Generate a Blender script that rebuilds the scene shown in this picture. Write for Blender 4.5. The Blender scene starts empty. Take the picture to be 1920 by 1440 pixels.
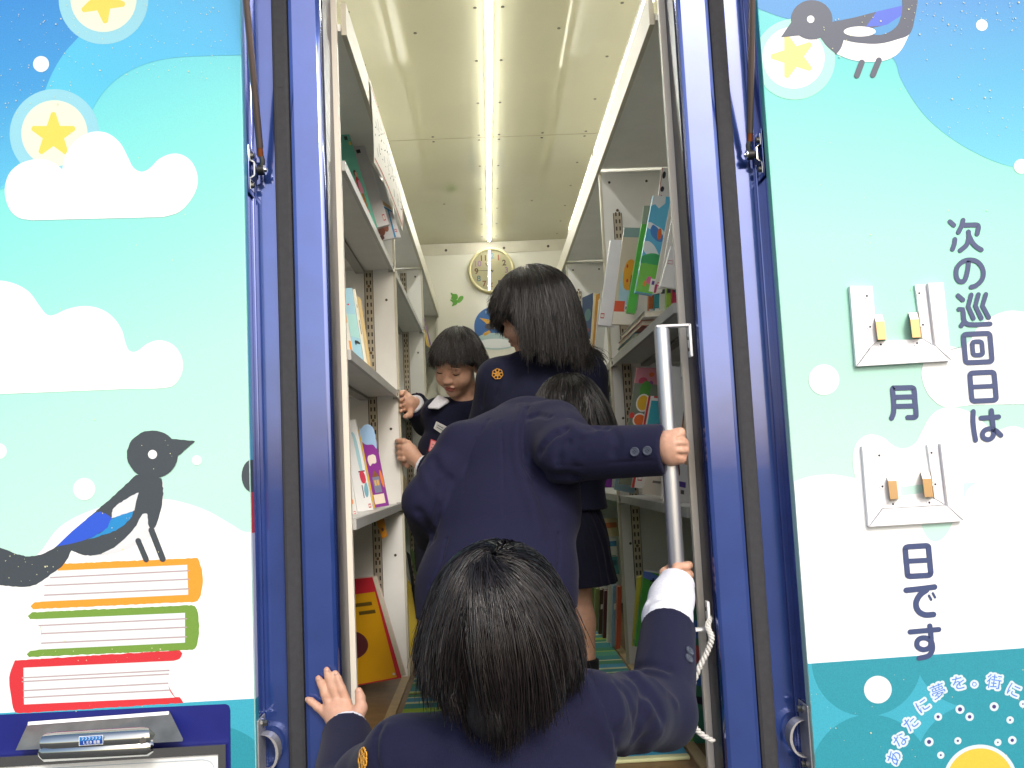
import bpy, bmesh, math, random
import numpy as np
from mathutils import Vector, Matrix
R_ = math.radians
SC = bpy.context.scene
COL = SC.collection
random.seed(7)
rng = np.random.RandomState(11)

# ------------------------------------------------------------------ camera
F = 1733.0
CAMZ = 1.26
_d = Vector((-42, -165, -F)).normalized()                 # the aisle (+Y) as the camera sees it
_u = Vector((-0.045, 1.0, 0.0)); _u = (_u - _u.dot(_d)*_d).normalized()
_r = _d.cross(_u).normalized()
RM = Matrix((_r, _d, _u))                                  # camera axes -> world
CAMP = Vector((0, 0, CAMZ))
cam_d = bpy.data.cameras.new('camera'); cam = bpy.data.objects.new('camera', cam_d); COL.objects.link(cam)
cam.matrix_world = Matrix.Translation(CAMP) @ RM.to_4x4()
cam_d.sensor_width = 36; cam_d.lens = F/1920*36; cam_d.clip_start = 0.05; cam_d.clip_end = 500
SC.camera = cam

def ray(x, y): return RM @ Vector((x-960, -(y-720), -F))
def P(x, y, Y):                                            # point seen at (x,y) on the plane Y
    r = ray(x, y); return CAMP + r*(Y/r.y)
def PX(x, y, X):
    r = ray(x, y); return CAMP + r*(X/r.x)
def PZ(x, y, Z):
    r = ray(x, y); return CAMP + r*((Z-CAMZ)/r.z)

# ------------------------------------------------------------------ materials
def s2l(c):
    c = c/255.0
    return c/12.92 if c <= 0.04045 else ((c+0.055)/1.055)**2.4
def lin(rgb, k=1.0): return (s2l(rgb[0])*k, s2l(rgb[1])*k, s2l(rgb[2])*k, 1.0)
MATS = {}
def mat(name, rgb=(200,200,200), k=0.85, rough=0.5, metal=0.0, spec=0.5, noise=0.0, nscale=40.0, bump=0.0,
        bscale=200.0, coat=0.0, sss=0.0, emit=0.0, alpha=1.0, aniso=0.0):
    if name in MATS: return MATS[name]
    m = bpy.data.materials.new(name); m.use_nodes = True
    nt = m.node_tree; b = nt.nodes['Principled BSDF']
    col = lin(rgb, k)
    b.inputs['Base Color'].default_value = col
    b.inputs['Roughness'].default_value = rough
    b.inputs['Metallic'].default_value = metal
    b.inputs['Specular IOR Level'].default_value = spec
    if coat: b.inputs['Coat Weight'].default_value = coat; b.inputs['Coat Roughness'].default_value = 0.04
    if sss:
        b.inputs['Subsurface Weight'].default_value = sss
        b.inputs['Subsurface Radius'].default_value = (0.012, 0.005, 0.003); b.inputs['Subsurface Scale'].default_value = 0.5
    if emit: b.inputs['Emission Color'].default_value = col; b.inputs['Emission Strength'].default_value = emit
    if noise or bump:
        g = nt.nodes.new('ShaderNodeNewGeometry')
    if noise:
        n = nt.nodes.new('ShaderNodeTexNoise'); n.inputs['Scale'].default_value = nscale; n.inputs['Detail'].default_value = 5
        nt.links.new(g.outputs['Position'], n.inputs['Vector'])
        r = nt.nodes.new('ShaderNodeMapRange'); r.inputs[1].default_value = 0.3; r.inputs[2].default_value = 0.7
        r.inputs[3].default_value = 1-noise; r.inputs[4].default_value = 1+noise*0.6
        nt.links.new(n.outputs['Fac'], r.inputs[0])
        mx = nt.nodes.new('ShaderNodeVectorMath'); mx.operation = 'SCALE'; mx.inputs[0].default_value = col[:3]
        nt.links.new(r.outputs[0], mx.inputs['Scale'])
        nt.links.new(mx.outputs[0], b.inputs['Base Color'])
    if bump:
        n2 = nt.nodes.new('ShaderNodeTexNoise'); n2.inputs['Scale'].default_value = bscale; n2.inputs['Detail'].default_value = 4
        nt.links.new(g.outputs['Position'], n2.inputs['Vector'])
        bp = nt.nodes.new('ShaderNodeBump'); bp.inputs['Strength'].default_value = bump; bp.inputs['Distance'].default_value = 0.002
        nt.links.new(n2.outputs['Fac'], bp.inputs['Height']); nt.links.new(bp.outputs[0], b.inputs['Normal'])
    MATS[name] = m
    return m

def ramp_mat(name, p0, p1, stops, k=0.79, rough=0.45, speck=0.05):
    """printed colour gradient running from world point p0 to p1"""
    m = bpy.data.materials.new(name); m.use_nodes = True; nt = m.node_tree; b = nt.nodes['Principled BSDF']
    b.inputs['Roughness'].default_value = rough
    g = nt.nodes.new('ShaderNodeNewGeometry')
    s = nt.nodes.new('ShaderNodeVectorMath'); s.operation = 'SUBTRACT'; s.inputs[1].default_value = p0
    nt.links.new(g.outputs['Position'], s.inputs[0])
    d = Vector(p1)-Vector(p0); d = d/d.length_squared
    dt = nt.nodes.new('ShaderNodeVectorMath'); dt.operation = 'DOT_PRODUCT'; dt.inputs[1].default_value = d
    nt.links.new(s.outputs[0], dt.inputs[0])
    cr = nt.nodes.new('ShaderNodeValToRGB'); e = cr.color_ramp.elements
    while len(e) < len(stops): e.new(0.5)
    for i, (t, c) in enumerate(stops): e[i].position = t; e[i].color = lin(c, k)
    nt.links.new(dt.outputs['Value'], cr.inputs['Fac'])
    n = nt.nodes.new('ShaderNodeTexNoise'); n.inputs['Scale'].default_value = 420; n.inputs['Detail'].default_value = 3
    nt.links.new(g.outputs['Position'], n.inputs['Vector'])
    r = nt.nodes.new('ShaderNodeMapRange'); r.inputs[1].default_value = .3; r.inputs[2].default_value = .7
    r.inputs[3].default_value = 1-speck; r.inputs[4].default_value = 1+speck
    nt.links.new(n.outputs['Fac'], r.inputs[0])
    mx = nt.nodes.new('ShaderNodeVectorMath'); mx.operation = 'SCALE'
    nt.links.new(cr.outputs['Color'], mx.inputs[0]); nt.links.new(r.outputs[0], mx.inputs['Scale'])
    nt.links.new(mx.outputs[0], b.inputs['Base Color'])
    MATS[name] = m
    return m

# ------------------------------------------------------------------ objects
ORG = {}
def empty(name, loc, label=None, cat=None, group=None):
    o = bpy.data.objects.new(name, None); COL.objects.link(o); o.location = loc; o.empty_display_size = 0.1
    ORG[o] = Vector(loc)
    if label: tag(o, label, cat, group)
    return o
def tag(o, label=None, cat=None, group=None, kind=None):
    if label: o['label'] = label
    if cat: o['category'] = cat
    if group: o['group'] = group
    if kind: o['kind'] = kind
    return o
def make(name, verts, faces, mats, parent=None, fmat=None, smooth=False, auto=None):
    """links one mesh object; verts are world coordinates, origin goes to the middle of the mesh"""
    V = np.asarray(verts, dtype=np.float64).reshape(-1, 3)
    c = (V.min(0)+V.max(0))/2
    me = bpy.data.meshes.new(name)
    me.from_pydata((V-c).tolist(), [], faces if isinstance(faces, list) else faces.tolist())
    if not isinstance(mats, (list, tuple)): mats = [mats]
    for m in mats: me.materials.append(m)
    if fmat is not None: me.polygons.foreach_set('material_index', np.asarray(fmat, dtype=np.int32))
    if smooth: me.polygons.foreach_set('use_smooth', np.ones(len(me.polygons), dtype=bool))
    me.update()
    if auto is not None: me.set_sharp_from_angle(angle=R_(auto))
    o = bpy.data.objects.new(name, me); COL.objects.link(o)
    ORG[o] = Vector(c)
    o.location = Vector(c) - (ORG[parent] if parent else Vector((0,0,0)))
    if parent: o.parent = parent
    return o

class MB:
    """collects shapes (world coordinates) that become ONE mesh object"""
    def __init__(s): s.v=[]; s.f=[]; s.m=[]; s.mats=[]; s.sm=False
    def mi(s, m):
        if m not in s.mats: s.mats.append(m)
        return s.mats.index(m)
    def raw(s, v, f, m):
        o=len(s.v); i=s.mi(m); s.v += [tuple(p) for p in v]
        for q in f: s.f.append([a+o for a in q]); s.m.append(i)
    def box(s, x0,x1,y0,y1,z0,z1, m, bev=0.0):
        if bev > 0:
            bm = bmesh.new(); bmesh.ops.create_cube(bm, size=1)
            for v in bm.verts: v.co = Vector(((x0+x1)/2+v.co.x*(x1-x0), (y0+y1)/2+v.co.y*(y1-y0), (z0+z1)/2+v.co.z*(z1-z0)))
            bmesh.ops.bevel(bm, geom=list(bm.edges), offset=bev, segments=2, affect='EDGES', profile=.5)
            bm.verts.index_update(); s.raw([v.co[:] for v in bm.verts], [[v.index for v in f.verts] for f in bm.faces], m); bm.free(); return
        v=[(x0,y0,z0),(x1,y0,z0),(x1,y1,z0),(x0,y1,z0),(x0,y0,z1),(x1,y0,z1),(x1,y1,z1),(x0,y1,z1)]
        s.raw(v, [[0,3,2,1],[4,5,6,7],[0,1,5,4],[1,2,6,5],[2,3,7,6],[3,0,4,7]], m)
    def prism(s, pts, vec, m):
        """polygon pts (3D) swept along vec"""
        n=len(pts); vec=Vector(vec); v=[Vector(p) for p in pts]+[Vector(p)+vec for p in pts]
        s.raw(v, [list(range(n))[::-1], list(range(n,2*n))]+[[i,(i+1)%n,n+(i+1)%n,n+i] for i in range(n)], m)
    def tube(s, pts, r, m, n=10, caps=True, flat=None):
        """swept tube; r number or list; flat=(vec,scale) squashes the section along vec"""
        pts=[Vector(p) for p in pts]; k=len(pts)
        rs = r if isinstance(r,(list,tuple)) else [r]*k
        V=[]; nrm=None
        for i,p in enumerate(pts):
            t=(pts[min(i+1,k-1)]-pts[max(i-1,0)]).normalized()
            if nrm is None:
                nrm = t.orthogonal().normalized()
            nrm=(nrm-nrm.dot(t)*t).normalized(); b=t.cross(nrm)
            for j in range(n):
                a=2*math.pi*j/n; q=(nrm*math.cos(a)+b*math.sin(a))*rs[i]
                if flat: fv=Vector(flat[0]); q=q-fv*(q.dot(fv)*(1-flat[1]))
                V.append(p+q)
        Fc=[[i*n+j, i*n+(j+1)%n, (i+1)*n+(j+1)%n, (i+1)*n+j] for i in range(k-1) for j in range(n)]
        if caps: Fc += [list(range(n))[::-1], list(range((k-1)*n,k*n))]
        s.raw(V,Fc,m)
    def disc_cyl(s, c, axis, r, h, m, n=20, r2=None):
        axis=Vector(axis).normalized(); c=Vector(c); s.tube([c, c+axis*h], [r, r if r2 is None else r2], m, n)
    def ball(s, c, rad, m, seg=12):
        bm=bmesh.new(); bmesh.ops.create_uvsphere(bm,u_segments=seg,v_segments=max(6,seg//2),radius=1)
        rad = rad if isinstance(rad,(tuple,list,Vector)) else (rad,)*3
        bm.verts.index_update(); s.raw([(c[0]+v.co.x*rad[0], c[1]+v.co.y*rad[1], c[2]+v.co.z*rad[2]) for v in bm.verts],[[v.index for v in f.verts] for f in bm.faces],m); bm.free()
    def build(s, name, parent=None, smooth=False, auto=None):
        return make(name, s.v, s.f, s.mats, parent, s.m, smooth or auto is not None, auto)

# ------------------------------------------------------------------ flat print work on a panel
def crv(pts, n=6, closed=True):
    """smooth outline through pts; a point with a third element is a sharp corner"""
    k=len(pts); out=[]
    last = k if closed else k-1
    for i in range(last):
        p0=pts[(i-1)%k] if (closed or i>0) else pts[i]; p1=pts[i]; p2=pts[(i+1)%k]; p3=pts[(i+2)%k] if (closed or i+2<k) else p2
        a=np.array(p1[:2],float); b=np.array(p2[:2],float)
        if len(p1)>2 and len(p2)>2: out.append(tuple(a)); continue
        L=np.linalg.norm(b-a)+1e-9
        def tan(q0,q1,q2):
            v=np.array(q2[:2],float)-np.array(q0[:2],float); return v/(np.linalg.norm(v)+1e-9)*L
        m1=(b-a) if len(p1)>2 else tan(p0,p1,p2)
        m2=(b-a) if len(p2)>2 else tan(p1,p2,p3)
        for j in range(n):
            t=j/n; h00=2*t**3-3*t*t+1; h10=t**3-2*t*t+t; h01=-2*t**3+3*t*t; h11=t**3-t*t
            out.append(tuple(h00*a+h10*m1+h01*b+h11*m2))
    if not closed: out.append(tuple(pts[-1][:2]))
    return out
def circ(cx,cy,r,n=40,ry=None,a0=0):
    return [(cx+r*math.cos(2*math.pi*i/n+a0), cy+(ry or r)*math.sin(2*math.pi*i/n+a0)) for i in range(n)]
def rag(pts, amp=.7, step=5.0):
    """hand printed edge: small irregular steps along an outline"""
    r=random.Random(len(pts)*7+int(pts[0][0])); o=[]
    for i in range(len(pts)):
        a=pts[i]; c=pts[(i+1)%len(pts)]; L=math.hypot(c[0]-a[0],c[1]-a[1]); n=max(1,int(L/step))
        for j in range(n):
            t=j/n; k_=amp if 0<=i else 0; o.append((a[0]+(c[0]-a[0])*t+r.uniform(-k_,k_)*(1 if j or L<8 else .3), a[1]+(c[1]-a[1])*t+r.uniform(-k_,k_)*(1 if j or L<8 else .3)))
    return o
def star(cx,cy,r,a0,rin=0.5,n=5):
    o=[]
    for i in range(n):
        a=R_(a0)+2*math.pi*i/n; b=a+math.pi/n
        o+= [(cx+r*math.cos(a-.10),cy+r*math.sin(a-.10)),(cx+1.03*r*math.cos(a),cy+1.03*r*math.sin(a)),(cx+r*math.cos(a+.10),cy+r*math.sin(a+.10)),(cx+rin*r*math.cos(b),cy+rin*r*math.sin(b))]
    return o
class Flat:
    """vinyl print: polygons given in picture-independent panel space (mapped by fn to the panel plane), one thin layer above the other"""
    def __init__(s, fn, clip=None): s.fn=fn; s.b=MB(); s.L=0; s.clip=clip
    def cl(s, pts):
        if not s.clip: return pts
        x0,x1 = s.clip
        for (ax, lim, sg) in ((0,x0,1),(0,x1,-1)):
            if lim is None: continue
            out=[]
            for i in range(len(pts)):
                p,q=pts[i],pts[(i+1)%len(pts)]
                lp=lim(p[1]) if callable(lim) else lim; lq=lim(q[1]) if callable(lim) else lim
                dp=(p[0]-lp)*sg; dq=(q[0]-lq)*sg
                if dp>=0: out.append(p)
                if (dp>=0)!=(dq>=0):
                    t=dp/(dp-dq); out.append((p[0]+(q[0]-p[0])*t,p[1]+(q[1]-p[1])*t))
            pts=out
            if len(pts)<3: return []
        return pts
    def poly(s, pts, m, layer=None):
        pts=s.cl([p[:2] for p in pts])
        if len(pts)<3: return
        if layer is None: s.L+=1; layer=s.L
        from mathutils.geometry import tessellate_polygon
        v=[s.fn(x,y,layer) for x,y in pts]
        tri=tessellate_polygon([[Vector((x,y,0)) for x,y in pts]])
        a=[]
        for t in tri:
            p=[v[i] for i in t]; nn=(p[1]-p[0]).cross(p[2]-p[0])
            a.append(list(t) if nn.y<0 else list(t)[::-1])
        s.b.raw(v,a,m)
    def stroke(s, pts, w, m, layer=None, smooth=True, closed=False):
        """round ended pen stroke"""
        p=crv(pts,5,closed) if smooth else [q[:2] for q in pts]
        if closed: p=p+[p[0],p[1]]
        p=[np.array(q,float) for q in p]; L=[];Rr=[]
        q=[p[0]]
        for a in p[1:]:
            if np.linalg.norm(a-q[-1])>1e-3: q.append(a)
        p=q
        for i in range(len(p)):
            t=p[min(i+1,len(p)-1)]-p[max(i-1,0)]; t/=np.linalg.norm(t)+1e-9; nrm=np.array((-t[1],t[0]))*w/2
            L.append(p[i]+nrm); Rr.append(p[i]-nrm)
        if layer is None: s.L+=1; layer=s.L
        V=[];Fc=[]
        for i in range(len(p)): V+= [s.fn(*L[i],layer), s.fn(*Rr[i],layer)]
        for i in range(len(p)-1): Fc.append([2*i,2*i+2,2*i+3,2*i+1])
        if not closed:
            for c,sgn,idx in ((p[0],-1,0),(p[-1],1,len(p)-1)):
                t=(p[1]-p[0]) if idx==0 else (p[-1]-p[-2]); t/=np.linalg.norm(t)+1e-9; nn=np.array((-t[1],t[0]))
                base=len(V); a0=1 if idx==0 else -1
                for j in range(9):
                    a=math.pi*j/8
                    V.append(s.fn(*(c+(nn*math.cos(a)+t*sgn*math.sin(a))*w/2),layer))
                Fc.append(list(range(base,base+9)))
        G=[]
        for f in Fc:
            a=[Vector(V[i]) for i in f[:3]]; nn=(a[1]-a[0]).cross(a[2]-a[0])
            G.append(f if nn.y<0 else f[::-1])
        s.b.raw(V,G,m)
    def build(s,name,parent): return s.b.build(name,parent)

# ------------------------------------------------------------------ volumes (signed distance fields) for bodies, cloth and hair
import openvdb as vdb
def V3(p): return np.array(p[:3] if not isinstance(p,Vector) else p[:], dtype=np.float64)
def nrmv_(v): v=V3(v); return (v/np.linalg.norm(v)).astype(np.float32)
class Vol:
    def __init__(s, lo, hi, h):
        s.lo=np.array(lo,float); s.h=h; s.n=np.ceil((np.array(hi)-s.lo)/h).astype(int)+1
        s.f=np.full(s.n, 0.2, dtype=np.float32)
    def win(s, lo, hi):
        a=np.maximum(np.floor((np.array(lo)-s.lo)/s.h).astype(int),0); b=np.minimum(np.ceil((np.array(hi)-s.lo)/s.h).astype(int)+1,s.n)
        if (b<=a).any(): return None,None
        g=[s.lo[i]+s.h*np.arange(a[i],b[i]) for i in range(3)]
        X,Y,Z=np.meshgrid(*g,indexing='ij',sparse=False)
        return (slice(a[0],b[0]),slice(a[1],b[1]),slice(a[2],b[2])), np.stack([X,Y,Z],-1).astype(np.float32)
    def put(s, sl, d, k, sub=False):
        a=s.f[sl]
        if sub:
            h=np.clip(.5-.5*(a+d)/k,0,1); s.f[sl]=a*(1-h)+(-d)*h+k*h*(1-h)
        else:
            h=np.clip(.5+.5*(a-d)/k,0,1); s.f[sl]=a*(1-h)+d*h-k*h*(1-h)
    def cone(s, a, b, ra, rb, k=.01, side=None, fs=1.0, sub=False, cap=None):
        a=V3(a); b=V3(b); m=max(ra,rb)*max(fs,1)+k+3*s.h
        sl,p=s.win(np.minimum(a,b)-m, np.maximum(a,b)+m)
        if sl is None: return s
        ba=(b-a).astype(np.float32); q=p-a.astype(np.float32)
        t=np.clip((q@ba)/max(1e-12,float(ba@ba)),0,1); q=q-t[...,None]*ba
        if side is not None:
            sv=V3(side); sv=(sv/np.linalg.norm(sv)).astype(np.float32)
            c=q@sv; d2=(q*q).sum(-1)-c*c+(c/fs)**2; d=np.sqrt(np.maximum(d2,0))
        else: d=np.sqrt((q*q).sum(-1))
        d=d-(ra+t*(rb-ra))
        if cap is not None:
            for cp,cn in ([cap] if not isinstance(cap,list) else cap): d=np.maximum(d,(p-V3(cp).astype(np.float32))@nrmv_(cn))
        s.put(sl, d, k, sub); return s
    def chain(s, pts, rs, k=.01, side=None, fs=1.0, cap=None):
        for i in range(len(pts)-1):
            f=fs if not isinstance(fs,(list,tuple)) else fs[i]
            s.cone(pts[i],pts[i+1],rs[i],rs[i+1],k,side,f,False,cap)
        return s
    def ell(s, c, r, k=.01, M=None, sub=False):
        c=V3(c); r=np.array(r,float); m=max(r)+k+3*s.h
        sl,p=s.win(c-m,c+m)
        if sl is None: return s
        q=p-c.astype(np.float32)
        if M is not None: q=q@np.array(M,dtype=np.float32)
        r=r.astype(np.float32); k0=np.sqrt(((q/r)**2).sum(-1)); k1=np.sqrt(((q/(r*r))**2).sum(-1))+1e-9
        s.put(sl, k0*(k0-1)/k1, k, sub); return s
    def fold(s, pts, w, depth):
        """depth>0 presses a crease into the surface along pts, depth<0 raises a fold"""
        pts=[V3(p) for p in pts]; A=np.array(pts); m=w*2.5
        sl,p=s.win(A.min(0)-m,A.max(0)+m)
        if sl is None: return s
        d=None
        for i in range(len(pts)-1):
            ba=(pts[i+1]-pts[i]).astype(np.float32); q=p-pts[i].astype(np.float32)
            t=np.clip((q@ba)/max(1e-12,float(ba@ba)),0,1); q=q-t[...,None]*ba; e=(q*q).sum(-1)
            d=e if d is None else np.minimum(d,e)
        s.f[sl]+= (depth*np.exp(-d/(w*w))).astype(np.float32); return s
    def cut(s, c, nrm):
        """remove everything on the side nrm of the plane"""
        c=V3(c); nrm=V3(nrm); nrm/=np.linalg.norm(nrm)
        hi=s.lo+s.h*(s.n-1); sl,p=s.win(s.lo,hi)
        s.f[sl]=np.maximum(s.f[sl], (p-c.astype(np.float32))@nrm.astype(np.float32)); return s
    def wob(s, amp, scale, seed=0):
        r=np.random.RandomState(seed); hi=s.lo+s.h*(s.n-1); sl,p=s.win(s.lo,hi)
        w=np.zeros(s.f.shape,np.float32)
        for i in range(7):
            d=r.normal(size=3); d=(d/np.linalg.norm(d)*scale*r.uniform(.6,1.6)).astype(np.float32); w+=np.sin(p@d+r.uniform(0,6.28))
        s.f+=amp*w/3.0; return s
    def mesh(s):
        g=vdb.FloatGrid(); g.background=0.2; g.copyFromArray(np.ascontiguousarray(s.f))
        v,q=g.convertToQuads(0.0)
        v=np.asarray(v,float)*s.h+s.lo; q=np.asarray(q)[:, ::-1]
        return v,q
    def build(s, name, m, parent):
        v,q=s.mesh()
        o=make(name, v, q, m, parent, smooth=True)
        return o
# ------------------------------------------------------------------ world and light
W = bpy.data.worlds.new('World'); SC.world = W; W.use_nodes = True
wn = W.node_tree; bg = wn.nodes['Background']
sky = wn.nodes.new('ShaderNodeTexSky'); sky.sky_type = 'NISHITA'; sky.sun_disc = False
SUN_EL, SUN_AZ = R_(36), R_(197)          # behind the photographer, a little to the right
sky.sun_elevation = SUN_EL; sky.sun_rotation = SUN_AZ; sky.dust_density = 3.5; sky.air_density = 1.0; sky.ozone_density = 1.0
wn.links.new(sky.outputs[0], bg.inputs['Color']); bg.inputs['Strength'].default_value = 0.15
sd = bpy.data.lights.new('sun', 'SUN'); sd.energy = 1.12; sd.angle = R_(14); sd.color = (1.0, 0.985, 0.96)
so = bpy.data.objects.new('sun', sd); COL.objects.link(so)
sdir = Vector((math.sin(SUN_AZ)*math.cos(SUN_EL), math.cos(SUN_AZ)*math.cos(SUN_EL), math.sin(SUN_EL)))
sdir.x = abs(sdir.x)
so.rotation_euler = sdir.to_track_quat('Z', 'Y').to_euler()
sky.sun_rotation = math.atan2(sdir.x, sdir.y)
SC.view_settings.view_transform = 'Standard'; SC.view_settings.look = 'None'
SC.view_settings.exposure = 0.52; SC.view_settings.gamma = 1.0

# ------------------------------------------------------------------ ground
gm = mat('asphalt', (112,110,108), .55, .85, noise=.25, nscale=6, bump=.4, bscale=260)
b = MB(); b.box(-150,150,-150,150,-.2,0,gm)
tag(b.build('ground'), kind='structure')

# ------------------------------------------------------------------ the bookmobile
XL, XR = -.295, .43                       # shelf fronts left and right of the aisle
YB, YE = 2.03, 5.95                       # inside: from the door to the far wall
ZF, ZC = .60, 2.76                        # floor and ceiling
DIV = (3.12, 4.52)                        # dividers of the bookcases
PY = 1.86                                 # painted rear panels
XPL = P(465,700,PY).x; XPR = P(1472,700,PY).x
bus = empty('bookmobile', (.06,3.9,0), 'dark blue library bookmobile with painted rear panels, its rear door open onto book shelves', 'bus')
blue = mat('blue_paint', (56,82,158), 1.0, .14, .5, spec=.6, coat=.8, noise=.14, nscale=9, bump=.05, bscale=45)
blue.node_tree.nodes['Principled BSDF'].inputs['Coat IOR'].default_value = 1.8
steel = mat('stainless', (205,205,200), .9, .12, 1.0, bump=.05, bscale=90)
steel_d = mat('dull_steel', (150,150,145), .9, .32, 1.0, noise=.15, nscale=60)
rubber = mat('black_rubber', (62,63,67), .9, .75, spec=.25, noise=.12, nscale=90)
cream = mat('cream_panel', (232,228,206), .86, .28, noise=.05, nscale=3)
trim = mat('cream_trim', (224,218,196), .74, .4, noise=.06, nscale=14)
white = mat('white_board', (236,235,230), .95, .45, noise=.05, nscale=8)
shelfm = mat('grey_shelf', (206,205,200), .9, .4, metal=.0, noise=.06, nscale=12)
black = mat('black_plastic', (24,24,26), 1, .5)

# body shell, roof and open hatch
b = MB()
XA, XB = -1.10, 1.22
b.box(XA,XB,1.95,1.96,.25,.56,blue)
b.box(XA,XA+.03,1.945,6.6,.25,3.0,blue); b.box(XB-.03,XB,1.945,6.6,.25,3.0,blue)
b.box(XA,XB,1.945,6.6,2.95,3.02,blue); b.box(XA+.03,XB-.03,6.55,6.6,.25,2.95,blue)
b.box(XA+.03,XB-.03,2.03,6.55,.42,.575,blue)
b.build('body_shell', bus)
b = MB()
zs=2.84
b.prism([(XPL+.03,1.87,zs),(XPR-.03,1.87,zs),(XPR-.03,.75,zs+.42),(XPL+.03,.75,zs+.42)], (0,.012,.035), blue)
b.build('hatch_door', bus)
for (x, xs) in ((XA+.2, 1), (XB-.2, -1)):
    for y in (3.1, 5.9):
        b = MB(); b.disc_cyl((x-.1,y,.33),(1,0,0),.33,.2,rubber,28); b.disc_cyl((x-.102,y,.33),(1,0,0),.19,.204,steel_d,20); b.build('wheel', bus)

jambm = mat('jamb_gloss',(22,26,56),1.0,.28,spec=.2,coat=.0,bump=.05,bscale=40)
# door frame: flange, rubber seal, post, jamb plate on each side
def xat(x, Y, y=700): return P(x,y,Y).x
fl = dict(L=(xat(470,1.93), xat(527,1.93), xat(556,1.905), xat(620,1.90)), R=(xat(1457,1.93), xat(1404,1.93), xat(1377,1.905), xat(1313,1.90)))
for sd_, sg in (('L',1),('R',-1)):
    x0,x1,x2,x3 = fl[sd_]
    lo,hi=(min,max)
    b = MB()
    def bx(a,c,y0,y1,bev=0.0,m=blue): b.box(min(a,c),max(a,c),y0,y1,.30,2.72,m,bev)
    bx(x0-sg*.02,x1+sg*.004,1.935,1.97)
    b.box(min(x0,x0+sg*.016),max(x0,x0+sg*.016),1.926,1.94,.30,2.72,blue,.003)      # folded edge of the flange
    bx(x2,x3,1.898,(2.03 if sg>0 else 1.996),.010)
    fr = b.build('door_frame', bus, auto=20)
    b = MB(); b.box(min(x1,x2)+.0006,max(x1,x2)-.0006,1.908,1.985,.32,2.72,rubber,.008)
    for z in (.9,1.5,2.1): b.disc_cyl(((x1+x2)/2,1.909,z),(0,-1,0),.006,.0015,rubber,14)
    b.build('rubber_seal', bus, auto=20)
    b = MB(); b.box(min(x3,x3+sg*.0025),max(x3,x3+sg*.0025),1.915,(2.028 if sg>0 else 1.994),.60,2.72,jambm,.0008); b.build('jamb_plate', bus, auto=20)
b = MB(); b.box(fl['L'][1],fl['R'][1],1.9,2.03,2.72,2.9,blue,.01); b.box(XA,XB,1.945,2.03,2.9,2.949,blue); b.build('door_header', bus, auto=20)
b = MB(); b.box(fl['L'][2],fl['R'][2],1.9,2.03,.30,.597,blue,.01); b.build('door_sill', bus, auto=20)
# painted rear panels
PL_base = ramp_mat('print_left', P(100,80,PY), P(400,900,PY), [(0,(92,206,232)),(.25,(126,232,230)),(.5,(156,242,228)),(.75,(184,250,228)),(1,(196,244,230))])
PR_base = ramp_mat('print_right', P(1560,90,PY), P(1580,900,PY), [(0,(86,212,216)),(.2,(136,244,220)),(.45,(172,252,226)),(.75,(186,238,222)),(1,(202,244,230))])
edge_l = mat('print_edge_left', (90,180,215), .84, .4); edge_r = mat('print_edge_right', (70,150,165), .8, .4)
b = MB(); b.box(XA,XPL,PY,PY+.026,.30,2.95,PL_base,.0025); panL = b.build('rear_panel', bus, auto=20)
b = MB(); b.box(XA+.001,XPL-.0015,PY+.0262,1.95,.30,2.949,blue); b.build('panel_backing', bus)
b = MB(); b.box(XPR,XB,PY,PY+.026,.30,2.95,PR_base,.0025); panR = b.build('rear_panel', bus, auto=20)
b = MB(); b.box(XPR+.0015,XB-.001,PY+.0262,1.95,.30,2.949,blue); b.build('panel_backing', bus)
def fnL(x,y,l):
    p=P(x,y,PY-.0004-l*.00006); p.x=min(p.x,XPL-.0012); p.x=max(p.x,XA+.001); return p
def fnR(x,y,l):
    p=P(x,y,PY-.0004-l*.00006); p.x=max(p.x,XPR+.0012); p.x=min(p.x,XB-.001); return p

pk=.79
def pm(n,rgb,sp=.06): return mat('print_'+n, rgb, pk, .45, noise=sp, nscale=420)
pwhite=mat('print_white',(248,252,252),.86,.45,noise=.02,nscale=420); pmint=pm('mint',(206,248,236),.02); pstar=pm('star',(248,222,92)); pcream=pm('cream',(232,244,222)); pglow=pm('glow',(150,218,236))
pglow2=pm('glow_green',(166,244,222)); pblk=pm('magpie_black',(66,76,84)); pblk2=pm('magpie_slate',(60,74,100)); pwing=pm('wing_blue',(44,92,222)); pwing2=pm('wing_sky',(32,146,214))
pbel=pm('belly',(232,236,240),.02); porange=pm('orange',(255,166,50)); pgreen=pm('green',(122,164,66)); pred=pm('red',(222,52,62)); ppage=pm('page',(236,246,248),.02); pline=pm('page_line',(190,168,172))
pteal=pm('teal',(64,182,208),.12); ptealc=pm('teal_circle',(44,160,180),.14); pink=pm('ink',(66,82,128),.03); psm=pm('small_blue',(80,140,240),.03); pice=pm('ice',(222,240,250),.02); pdot=pm('dot_violet',(74,60,130),.03)
pstar2=pm('star_pale',(252,226,132)); pdotw=pm('dot_white',(236,250,252),.02)
skyL = ramp_mat('print_sky_left', P(330,0,PY), P(140,330,PY), [(0,(84,190,242)),(.5,(82,200,240)),(1,(100,214,236))], speck=.08)
deepL = ramp_mat('print_deep_left', P(0,0,PY), P(20,340,PY), [(0,(44,142,220)),(.5,(58,160,226)),(1,(92,196,236))], speck=.1)
deepR = ramp_mat('print_deep_right', P(1800,0,PY), P(1860,310,PY), [(0,(40,146,218)),(.5,(68,180,228)),(1,(104,210,236))], speck=.1)

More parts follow.
